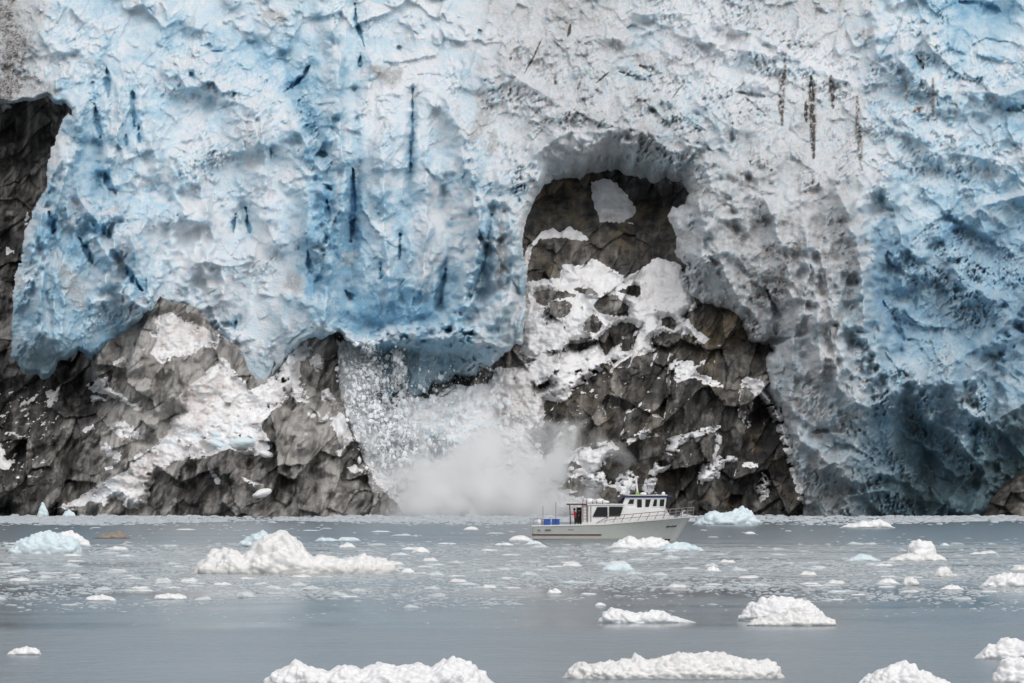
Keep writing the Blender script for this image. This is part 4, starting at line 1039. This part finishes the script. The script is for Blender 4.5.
cloud('spray_cloud', 490, 517, -16, 168, 122, 11, 1.2, 'white cloud of ice dust and spray low over the water left of the boat', 1)
cloud('drifting_spray', 560, 514, -18, 95, 52, 8, .35, 'thin low mist of ice dust drifting towards the boat', 3)
cloud('ice_dust', 425, 490, -8, 75, 110, 7, .16, 'thin veil of ice dust hanging over the upper gully', 2)

# ------------------------------------------------------------------ the boat
PPM = 10.6
M_white = plain('boat_white_paint', (.74, .74, .74), .35)
M_hull = plain('hull_grey_paint', (.40, .42, .40), .35)
M_red = plain('dark_red_paint', (.10, .025, .025), .5)
M_dark = plain('dark_trim', (.03, .03, .032), .5)
M_glass = plain('tinted_glass', (.012, .014, .016), .08)
M_navy = plain('navy_canvas', (.02, .03, .11), .7)
M_blue = plain('blue_plastic', (.03, .09, .36), .4)
M_rail = plain('rail_steel', (.30, .27, .27), .35, .5)
M_green = plain('green_plastic', (.22, .42, .04), .5)
M_deck = plain('deck_paint', (.45, .45, .44), .7)
M_redcl = plain('red_fabric', (.35, .015, .03), .8)
M_blackcl = plain('black_fabric', (.015, .015, .018), .85)
M_skin = plain('skin', (.42, .25, .18), .6)
M_hair = plain('dark_hair', (.03, .02, .015), .7)


def bx(bm, x0, x1, y0, y1, z0, z1, bev=0.0, shear=0.0):
    """box; shear moves the top in x"""
    r = bmesh.ops.create_cube(bm, size=1)
    for v in r['verts']:
        top = v.co.z > 0
        v.co = ((x0 if v.co.x < 0 else x1) + (shear if top else 0), y0 if v.co.y < 0 else y1, z1 if top else z0)
    if bev:
        es = list({e for v in r['verts'] for e in v.link_edges})
        bmesh.ops.bevel(bm, geom=es, offset=bev, segments=2, affect='EDGES', profile=.6)


def prism(bm, pts, y0, y1):
    """extrude an x,z outline from y0 to y1"""
    a = [bm.verts.new((p[0], y0, p[1])) for p in pts]; b = [bm.verts.new((p[0], y1, p[1])) for p in pts]
    bm.faces.new(a); bm.faces.new(b[::-1])
    for i in range(len(pts)):
        j = (i + 1) % len(pts); bm.faces.new((a[i], b[i], b[j], a[j]))


def tube(bm, pts, r, seg=6):
    from mathutils import Vector
    ring = None
    pts = [Vector(p) for p in pts]
    for i, p in enumerate(pts):
        d = (pts[min(i + 1, len(pts) - 1)] - pts[max(i - 1, 0)]).normalized()
        s = d.cross(Vector((0, 0, 1)) if abs(d.z) < .9 else Vector((0, 1, 0))).normalized(); t = d.cross(s)
        cur = [bm.verts.new(p + (s * math.cos(a) + t * math.sin(a)) * r) for a in [k * 2 * math.pi / seg for k in range(seg)]]
        if ring:
            for k in range(seg): bm.faces.new((ring[k], ring[(k + 1) % seg], cur[(k + 1) % seg], cur[k]))
        else: bm.faces.new(cur[::-1])
        ring = cur
    bm.faces.new(ring)


def ball(bm, c, r, sz=(1, 1, 1), sub=2):
    q = bmesh.ops.create_icosphere(bm, subdivisions=sub, radius=r)
    for v in q['verts']: v.co = (v.co.x * sz[0] + c[0], v.co.y * sz[1] + c[1], v.co.z * sz[2] + c[2])


def part(name, fn, mat, parent, smooth=False):
    bm = bmesh.new(); fn(bm); bmesh.ops.recalc_face_normals(bm, faces=bm.faces)
    me = bpy.data.meshes.new(name); bm.to_mesh(me); bm.free()
    me.materials.append(mat)
    if smooth: me.polygons.foreach_set('use_smooth', [True] * len(me.polygons))
    o = bpy.data.objects.new(name, me); COL.objects.link(o)
    if parent is not None: o.parent = parent
    return o


bxx, bY = at(533, 541)
BOAT = (bxx, bY + 2.3, 0.0)
boat = empty('motor_boat', BOAT)
tag(boat, 'white and grey motor yacht with a raised wheelhouse, broadside in front of the avalanche', 'boat')
X_ = lambda u: (u - 533) / PPM
Z_ = lambda v: (541 - v) / PPM

# hull by stations
ST = []
for k in range(33):
    s = k / 32
    x = -0.1 + s * 15.0
    sheer = np.interp(s, [0, .45, .7, 1], [1.42, 1.58, 1.9, 2.28])
    hb = 2.15 * (1 - .18 * (1 - min(s / .25, 1)) ** 2) * (1 - max(0, (s - .5) / .5) ** 3.2)
    hbw = hb * np.interp(s, [0, .5, .85, 1], [.95, .9, .55, .0]) if s < 1 else 0
    ST.append((x, sheer, max(hb, .03), max(hbw, .015)))


def hull_pt(k, t, side):
    x, sh, hb, hw = ST[k]
    s = k / 32
    z = -.5 + (sh + .5) * t
    tt = np.clip((z + .1) / (sh + .1), 0, 1)
    y = hw + (hb - hw) * tt ** (1.0 + 1.2 * s)
    if z < 0: y = hw * (1 + z * .6)
    xr = x + (tt * 1.45 - .0) * max(0, (s - .7) / .3) ** 1.5 - .9 * 0
    xr = x - (1 - tt) * 1.45 * max(0, (s - .6) / .4) ** 1.5 + .25 * max(0, s - .6)
    return (xr, side * y, z)


def hull(bm):
    T = [0, .15, .25, .4, .55, .7, .85, 1]
    g = {}
    for sd in (-1, 1):
        for k in range(33):
            for j, t in enumerate(T): g[sd, k, j] = bm.verts.new(hull_pt(k, t, sd))
        for k in range(32):
            for j in range(len(T) - 1): bm.faces.new((g[sd, k, j], g[sd, k + 1, j], g[sd, k + 1, j + 1], g[sd, k, j + 1]))
    for j in range(len(T) - 1):
        bm.faces.new((g[-1, 0, j], g[1, 0, j], g[1, 0, j + 1], g[-1, 0, j + 1]))
        bm.faces.new((g[-1, 32, j], g[1, 32, j], g[1, 32, j + 1], g[-1, 32, j + 1]))
part('hull', hull, M_hull, boat, True)


def strip(zf0, zf1, k0, k1, out, absz=False):
    def fn(bm):
        for sd in (-1, 1):
            pr = None
            for k in range(k0, k1 + 1):
                sh = ST[k][1]
                if absz: t0 = (zf0 + .5) / (sh + .5); t1 = (zf1 + .5) / (sh + .5)
                else: t0 = (sh + zf0 + .5) / (sh + .5); t1 = (sh + zf1 + .5) / (sh + .5)
                a = hull_pt(k, t0, sd); b = hull_pt(k, t1, sd)
                q = [(a[0], a[1] + sd * out, a[2]), (b[0], b[1] + sd * out, b[2]), (b[0], b[1] - sd * .05, b[2]), (a[0], a[1] - sd * .05, a[2])]
                c = [bm.verts.new(p) for p in q]
                if pr:
                    for i in range(4): bm.faces.new((pr[i], pr[(i + 1) % 4], c[(i + 1) % 4], c[i]))
                else: bm.faces.new(c)
                pr = c
            bm.faces.new(pr)
    return fn
part('cap_rail', strip(-.07, .05, 0, 32, .06), M_white, boat)
part('boot_stripe', strip(-.12, .18, 0, 30, .012, True), M_red, boat)
part('rub_rail', strip(.52, .64, 0, 14, .05, True), M_red, boat)


def deck(bm):
    pr = None
    for k in range(33):
        a = hull_pt(k, .93, -1); b = hull_pt(k, .93, 1)
        c = [bm.verts.new(a), bm.verts.new(b)]
        if pr: bm.faces.new((pr[0], pr[1], c[1], c[0]))
        pr = c
part('deck', deck, M_deck, boat)
SIDE = [tuple(np.array(hull_pt(k, t_, -1)) * (1 - f2) + np.array(hull_pt(k + 1, t_, -1)) * f2) for k in range(24, 31) for t_ in np.linspace(.5, .9, 30) for f2 in (0, .25, .5, .75)]
# name on the bow: short illegible dark strokes
def name_marks(bm):
    u = 667.0
    for w in (1.6, 1.1, 1.5, .8, 1.3, 1.5):
        x0 = X_(u); x1 = X_(u + w)
        z = Z_(526.8 - (u - 667) * .07)
        best = [min((abs(q[0] - xx) + abs(q[2] - z) * 2, q[1]) for q in SIDE)[1] for xx in (x0, x1)]
        y = best[0] - .012
        r = bmesh.ops.create_cube(bm, size=1)
        for v in r['verts']:
            yy_ = y + (v.co.x + .5) * (best[1] - best[0])
            v.co = (x0 + (v.co.x + .5) * (x1 - x0) + v.co.z * .08, yy_ + v.co.y * .03, z + v.co.z * .17)
        u += w + .45
part('name_lettering', name_marks, M_dark, boat)
part('hull_vent', lambda bm: [bx(bm, X_(u), X_(u + w), -2.1, -1.9, 1.02, 1.08) for u, w in ((538, 2), (545, 6), (568, 6))], M_red, boat)
# swim platform
sp_ = part('swim_platform', lambda bm: (bx(bm, -2.3, .0, -1.7, 1.7, .08, .2, .03), bx(bm, -1.2, -.05, -1.72, -1.6, .2, .3, .02)), M_deck, boat)
part('platform_edge', lambda bm: (bx(bm, -2.33, -.05, -1.74, -1.705, .05, .15)), M_red, sp_)
part('step', lambda bm: (bx(bm, -1.9, -1.1, -1.2, -.6, .2, .42, .05)), M_white, sp_)
# main cabin
CY = 1.55


def cabin(bm):
    pr = None
    for u, tv, hw in ((582, 505.2, CY), (600, 504.6, CY), (624, 504, CY), (628, 508, CY - .02), (650, 508, 1.42), (660, 508, 1.28), (666, 508.2, 1.14), (669, 513, 1.0), (671.5, 518, .85)):
        zb = float(np.interp(u, [600, 650, 672], [1.35, 1.55, 1.95]))
        c = [bm.verts.new((X_(u), sy * hw, z)) for sy, z in ((-1, zb), (-1, Z_(tv)), (1, Z_(tv)), (1, zb))]
        if pr:
            for i in range(4): bm.faces.new((pr[i], pr[(i + 1) % 4], c[(i + 1) % 4], c[i]))
        else: bm.faces.new(c)
        pr = c
    bm.faces.new(pr)
part('cabin', cabin, M_white, boat)
ro = part('cabin_roof', lambda bm: (bx(bm, X_(567), X_(625), -CY - .12, CY + .12, Z_(505), Z_(503.9), .02)), M_white, boat)
part('roof_edge', lambda bm: (bx(bm, X_(566.5), X_(587), -CY - .15, -CY - .125, Z_(505.1), Z_(503.6))), M_red, ro)


def window(u0, u1, v0, v1, sl, sr, y, parent=None, nm='window'):
    """parallelogram window with a frame: sl, sr = slant of the left and right edge in px"""
    P = [(X_(u0), Z_(v1)), (X_(u1), Z_(v1)), (X_(u1 + sr), Z_(v0)), (X_(u0 + sl), Z_(v0))]
    w = part(nm, lambda bm: prism(bm, P, y - .02, y + .02), M_glass, parent or boat)

    def fr(bm):
        for i in range(4):
            a, b = P[i], P[(i + 1) % 4]
            tube(bm, [(a[0], y - .03, a[1]), (b[0], y - .03, b[1])], .035, 5)
    part('frame', fr, M_dark if nm == 'window' else M_white, w)
    return w
for sd in (-1, 1):
    window(593, 607.5, 507.3, 516.6, 4.5, 0, sd * (CY + .02))
    window(609.5, 620, 507, 516, 0, 3, sd * (CY + .02))
# aft deck opening: dark doorway with posts
part('aft_doorway', lambda bm: prism(bm, [(X_(576), Z_(523)), (X_(581.9), Z_(523)), (X_(586), Z_(507.5)), (X_(577), Z_(507.5))], -1.0, 1.0), M_dark, boat)
for u, yy_ in ((571, -CY), (571, CY)):
    part('roof_post', lambda bm: tube(bm, [(X_(u), yy_, 1.4), (X_(u - 1), yy_, Z_(505))], .03), M_red, boat)
for u in (588, 591):
    part('handrail', lambda bm: tube(bm, [(X_(u), -CY - .05, Z_(522)), (X_(u), -CY - .12, Z_(512)), (X_(u), -CY - .05, Z_(506))], .025), M_red, boat)
part('ladder', lambda bm: ([tube(bm, [(X_(u), -CY - .1, Z_(522)), (X_(u), -CY - .1, Z_(499))], .03) for u in (583, 587)], [tube(bm, [(X_(583), -CY - .1, Z_(v)), (X_(587), -CY - .1, Z_(v))], .02) for v in range(501, 522, 3)]), M_red, boat)
# wheelhouse
WY = 1.22


def wheelhouse(bm):
    prism(bm, [(X_(622), Z_(508.2)), (X_(626), Z_(497.5)), (X_(667), Z_(497.5)), (X_(665.5), Z_(508.2))], -WY, WY)
wh = part('wheelhouse', wheelhouse, M_white, boat)
for sd in (-1, 1):
    for q_ in ((627.5, 634, 499, 504.5, 2.5, 1), (637, 642.5, 499, 508, 0, 0), (645, 649.5, 499, 507.5, .5, 2.3), (652.5, 657.3, 499, 506.8, 1.8, .6), (659.3, 664.6, 499, 506.8, .8, .8)):
        w = window(*q_, sd * (WY + .02), wh, 'side_window')
        part('frame', lambda bm: None, M_white, w) if False else None
for k in range(3):
    y0 = -1.15 + k * .78
    def ws(bm, y0=y0):
        a = (X_(667.1), Z_(499)); b = (X_(666), Z_(506.8))
        bx(bm, b[0], b[0] + .03, y0, y0 + .74, b[1], a[1], 0, a[0] - b[0])
    part('windscreen', ws, M_glass, wh)
rf = part('wheelhouse_roof', lambda bm: bx(bm, X_(622), X_(673), -WY - .15, WY + .15, Z_(497.5), Z_(495.6), .04), M_navy, wh)
part('roof_top', lambda bm: bx(bm, X_(628), X_(668), -WY + .05, WY - .05, Z_(495.6), Z_(494.8), .03), M_white, rf)
part('mast', lambda bm: (tube(bm, [(X_(638.5), 0, Z_(494.8)), (X_(636.5), 0, Z_(478))], .09), tube(bm, [(X_(636.5), -.5, Z_(486)), (X_(636.5), .5, Z_(486))], .03)), M_white, boat)
part('signal_light', lambda bm: bx(bm, X_(636.2), X_(640), -.5, -.2, Z_(494.7), Z_(492.2), .03), M_green, boat)
part('radar_dome', lambda bm: ball(bm, (X_(644), -.3, Z_(493.8)), .28, (1.2, 1.2, .55)), M_white, boat, True)
part('searchlight', lambda bm: (ball(bm, (X_(664), -.5, Z_(493.6)), .18), tube(bm, [(X_(664), -.5, Z_(495.6)), (X_(664), -.5, Z_(494))], .05)), M_white, boat, True)
part('whip_antenna', lambda bm: tube(bm, [(X_(630), .8, Z_(496)), (X_(629), .8, Z_(481))], .018, 4), M_white, boat)
part('radar_bar', lambda bm: (bx(bm, X_(651), X_(661), -.15, .15, Z_(494.2), Z_(493), .03), tube(bm, [(X_(656), 0, Z_(495)), (X_(656), 0, Z_(494))], .08)), M_dark, boat)
# life rafts in canisters on the cabin roof
for u in (590, 600):
    c_ = part('raft_canister', lambda bm: (ball(bm, (X_(u), -.7, Z_(501)), .42, (1.15, .8, .6), 3)), M_white, boat, True)
    part('cradle', lambda bm: [tube(bm, [(X_(u + a), -.95, Z_(504)), (X_(u + a), -.95, Z_(500))], .03) for a in (-3, 3)] and None, M_dark, c_)
part('kayak', lambda bm: ball(bm, (X_(597), .5, Z_(502)), .35, (3.6, .9, .6), 3), M_white, boat, True)
# side rails
def siderail(sd):
    def fn(bm):
        top = []; mid = []
        for u in np.linspace(597, 664, 9):
            x = X_(u); k = (x + .1) / 15 * 32; k0 = int(k)
            hb = np.interp(x, [s[0] for s in ST], [s[2] for s in ST]); sh = np.interp(x, [s[0] for s in ST], [s[1] for s in ST])
            y = sd * (hb - .06)
            hgt = .95 * min(1, (u - 593) / 14)
            tube(bm, [(x - .12, y, sh), (x + .32 * hgt, y * .985, sh + hgt * .8)], .022, 5)
            top.append((x + .32 * hgt, y * .985, sh + hgt * .8)); mid.append((x + .1 * hgt, y * .99, sh + hgt * .42))
        tube(bm, top, .028, 5); tube(bm, mid, .02, 5)
    return fn
for sd in (-1, 1): part('side_rail', siderail(sd), M_red, boat)
def bowrail(bm):
    for sd in (-1, 1):
        top = []; mid = []; m2 = []
        for u in np.linspace(664, 694, 6):
            x = X_(u)
            hb = np.interp(x, [s[0] for s in ST], [s[2] for s in ST]); sh = np.interp(x, [s[0] for s in ST], [s[1] for s in ST])
            y = sd * max(hb - .06, .03)
            tube(bm, [(x, y, sh), (x + .1, y, sh + .88)], .022, 5)
            top.append((x + .1, y, sh + .88)); mid.append((x + .05, y, sh + .58)); m2.append((x + .03, y, sh + .3))
        tube(bm, top, .03, 5); tube(bm, mid, .018, 5); tube(bm, m2, .018, 5)
part('bow_rail', bowrail, M_rail, boat)
part('anchor_winch', lambda bm: (bx(bm, X_(675), X_(679), -.25, .25, Z_(519.5), Z_(516), .04), tube(bm, [(X_(677), -.4, Z_(517.5)), (X_(677), .4, Z_(517.5))], .12, 8)), M_rail, boat)
part('anchor', lambda bm: (tube(bm, [(X_(690), 0, 2.3), (X_(697), 0, 2.15)], .05), tube(bm, [(X_(697), -.3, 1.85), (X_(697.6), 0, 2.15), (X_(697), .3, 1.85)], .05)), M_rail, boat)
def sternrail(bm):
    for y in (-1.75, 1.75):
        tube(bm, [(X_(534), y, 1.4), (X_(534), y, Z_(519)), (X_(542), y, Z_(519)), (X_(542), y, 1.4)], .035, 5)
    tube(bm, [(X_(534), -1.75, Z_(519)), (X_(534), 1.75, Z_(519))], .035, 5)
part('stern_rail', sternrail, M_rail, boat)
part('fender', lambda bm: ball(bm, (X_(539), -1.9, Z_(522)), .2, (1, 1, 1.5)), M_white, boat, True)
part('stay', lambda bm: (tube(bm, [(X_(636.5), 0, Z_(479)), (X_(624), 0, Z_(497))], .012, 4), tube(bm, [(X_(636.5), 0, Z_(479)), (X_(668), 0, Z_(496))], .012, 4)), M_dark, boat)
for u, t_, y in ((543, 506, -1.6), (556, 502, -1.5)):
    part('antenna', lambda bm: tube(bm, [(X_(u), y, 1.4), (X_(u), y, Z_(t_))], .022, 5), M_dark, boat)

# blue tubs standing on the aft deck
for i, (u0, u1, lab) in enumerate(((543.5, 551, 'blue plastic tub on the aft deck, nearer the stern'), (551.6, 560, 'blue plastic tub on the aft deck, nearer the cabin'))):
    r_ = empty('plastic_tub', (BOAT[0] + X_((u0 + u1) / 2), BOAT[1] - .9, 1.36))
    tag(r_, lab, 'tub', 'blue tubs on the aft deck')
    h_ = (u1 - u0) / PPM / 2
    part('bin', lambda bm: bx(bm, -h_ + .03, h_ - .03, -.5, .5, 0, .62, .04), M_blue, r_)
    part('lid', lambda bm: bx(bm, -h_, h_, -.53, .53, .62, .71, .03), M_blue, r_)

# two people at the aft doorway
from mathutils import Vector


def person(loc, rz, label, jacket, hood, lean=0.0, arm=.35):
    root = empty('person', loc, rz)
    tag(root, label, 'person')
    J = {'pel': (0, 0, .93), 'sp': (.02, 0, 1.15), 'ch': (.04 + lean, 0, 1.38), 'nk': (.05 + lean, 0, 1.5), 'hd': (.07 + lean, 0, 1.62), 'tp': (.07 + lean, 0, 1.74)}
    V_ = list(J.values()); R_ = [.15, .14, .165, .06, .095, .07]
    E_ = [(0, 1), (1, 2), (2, 3), (3, 4), (4, 5)]
    for s in (-1, 1):
        b = len(V_)
        V_ += [(0, .10 * s, .88), (.03, .11 * s, .50), (0, .12 * s, .09), (.16, .13 * s, .04)]
        R_ += [.10, .07, .05, .04]; E_ += [(0, b), (b, b + 1), (b + 1, b + 2), (b + 2, b + 3)]
        b = len(V_)
        V_ += [(.04 + lean, .19 * s, 1.42), (.02 + lean, .26 * s, 1.16), (.12 + arm * .5, .20 * s, 1.05 + arm * .3), (.2 + arm * .55, .18 * s, 1.06 + arm * .35)]
        R_ += [.075, .055, .042, .035]; E_ += [(2, b), (b, b + 1), (b + 1, b + 2), (b + 2, b + 3)]
    me = bpy.data.meshes.new('body'); me.from_pydata([Vector(p) for p in V_], E_, [])
    o = bpy.data.objects.new('body', me); COL.objects.link(o)
    md = o.modifiers.new('skin', 'SKIN'); md.use_smooth_shade = True
    for i, sv in enumerate(me.skin_vertices[0].data): sv.radius = (R_[i], R_[i]); sv.use_root = i == 0
    o.modifiers.new('sub', 'SUBSURF').levels = 2; o.modifiers['sub'].render_levels = 2
    dg = bpy.context.evaluated_depsgraph_get()
    m2 = bpy.data.meshes.new_from_object(o.evaluated_get(dg)); m2.name = 'body'
    bpy.data.objects.remove(o)
    bod = bpy.data.objects.new('body', m2); COL.objects.link(bod); bod.parent = root
    m2.materials.clear()
    for m in (M_skin, jacket, M_blackcl): m2.materials.append(m)
    for p in m2.polygons:
        z = p.center.z
        p.material_index = 0 if (z > 1.49 or (p.center.x > .17 + arm * .5 and z > .9)) else (1 if z > .86 else 2)
    part('hood', lambda bm: ball(bm, (.04 + lean, 0, 1.66), .125, (1, .95, 1.05)), hood, root, True)
    return root


person((BOAT[0] + X_(575.5), BOAT[1] - 1.2, 1.33), math.radians(170), 'person in a red jacket standing at the aft end of the cabin', M_redcl, M_hair, .04)
person((BOAT[0] + X_(579.5), BOAT[1] - 1.05, 1.33), math.radians(-60), 'person in dark clothes standing under the cabin roof overhang', M_blackcl, M_blackcl, .0, .1)
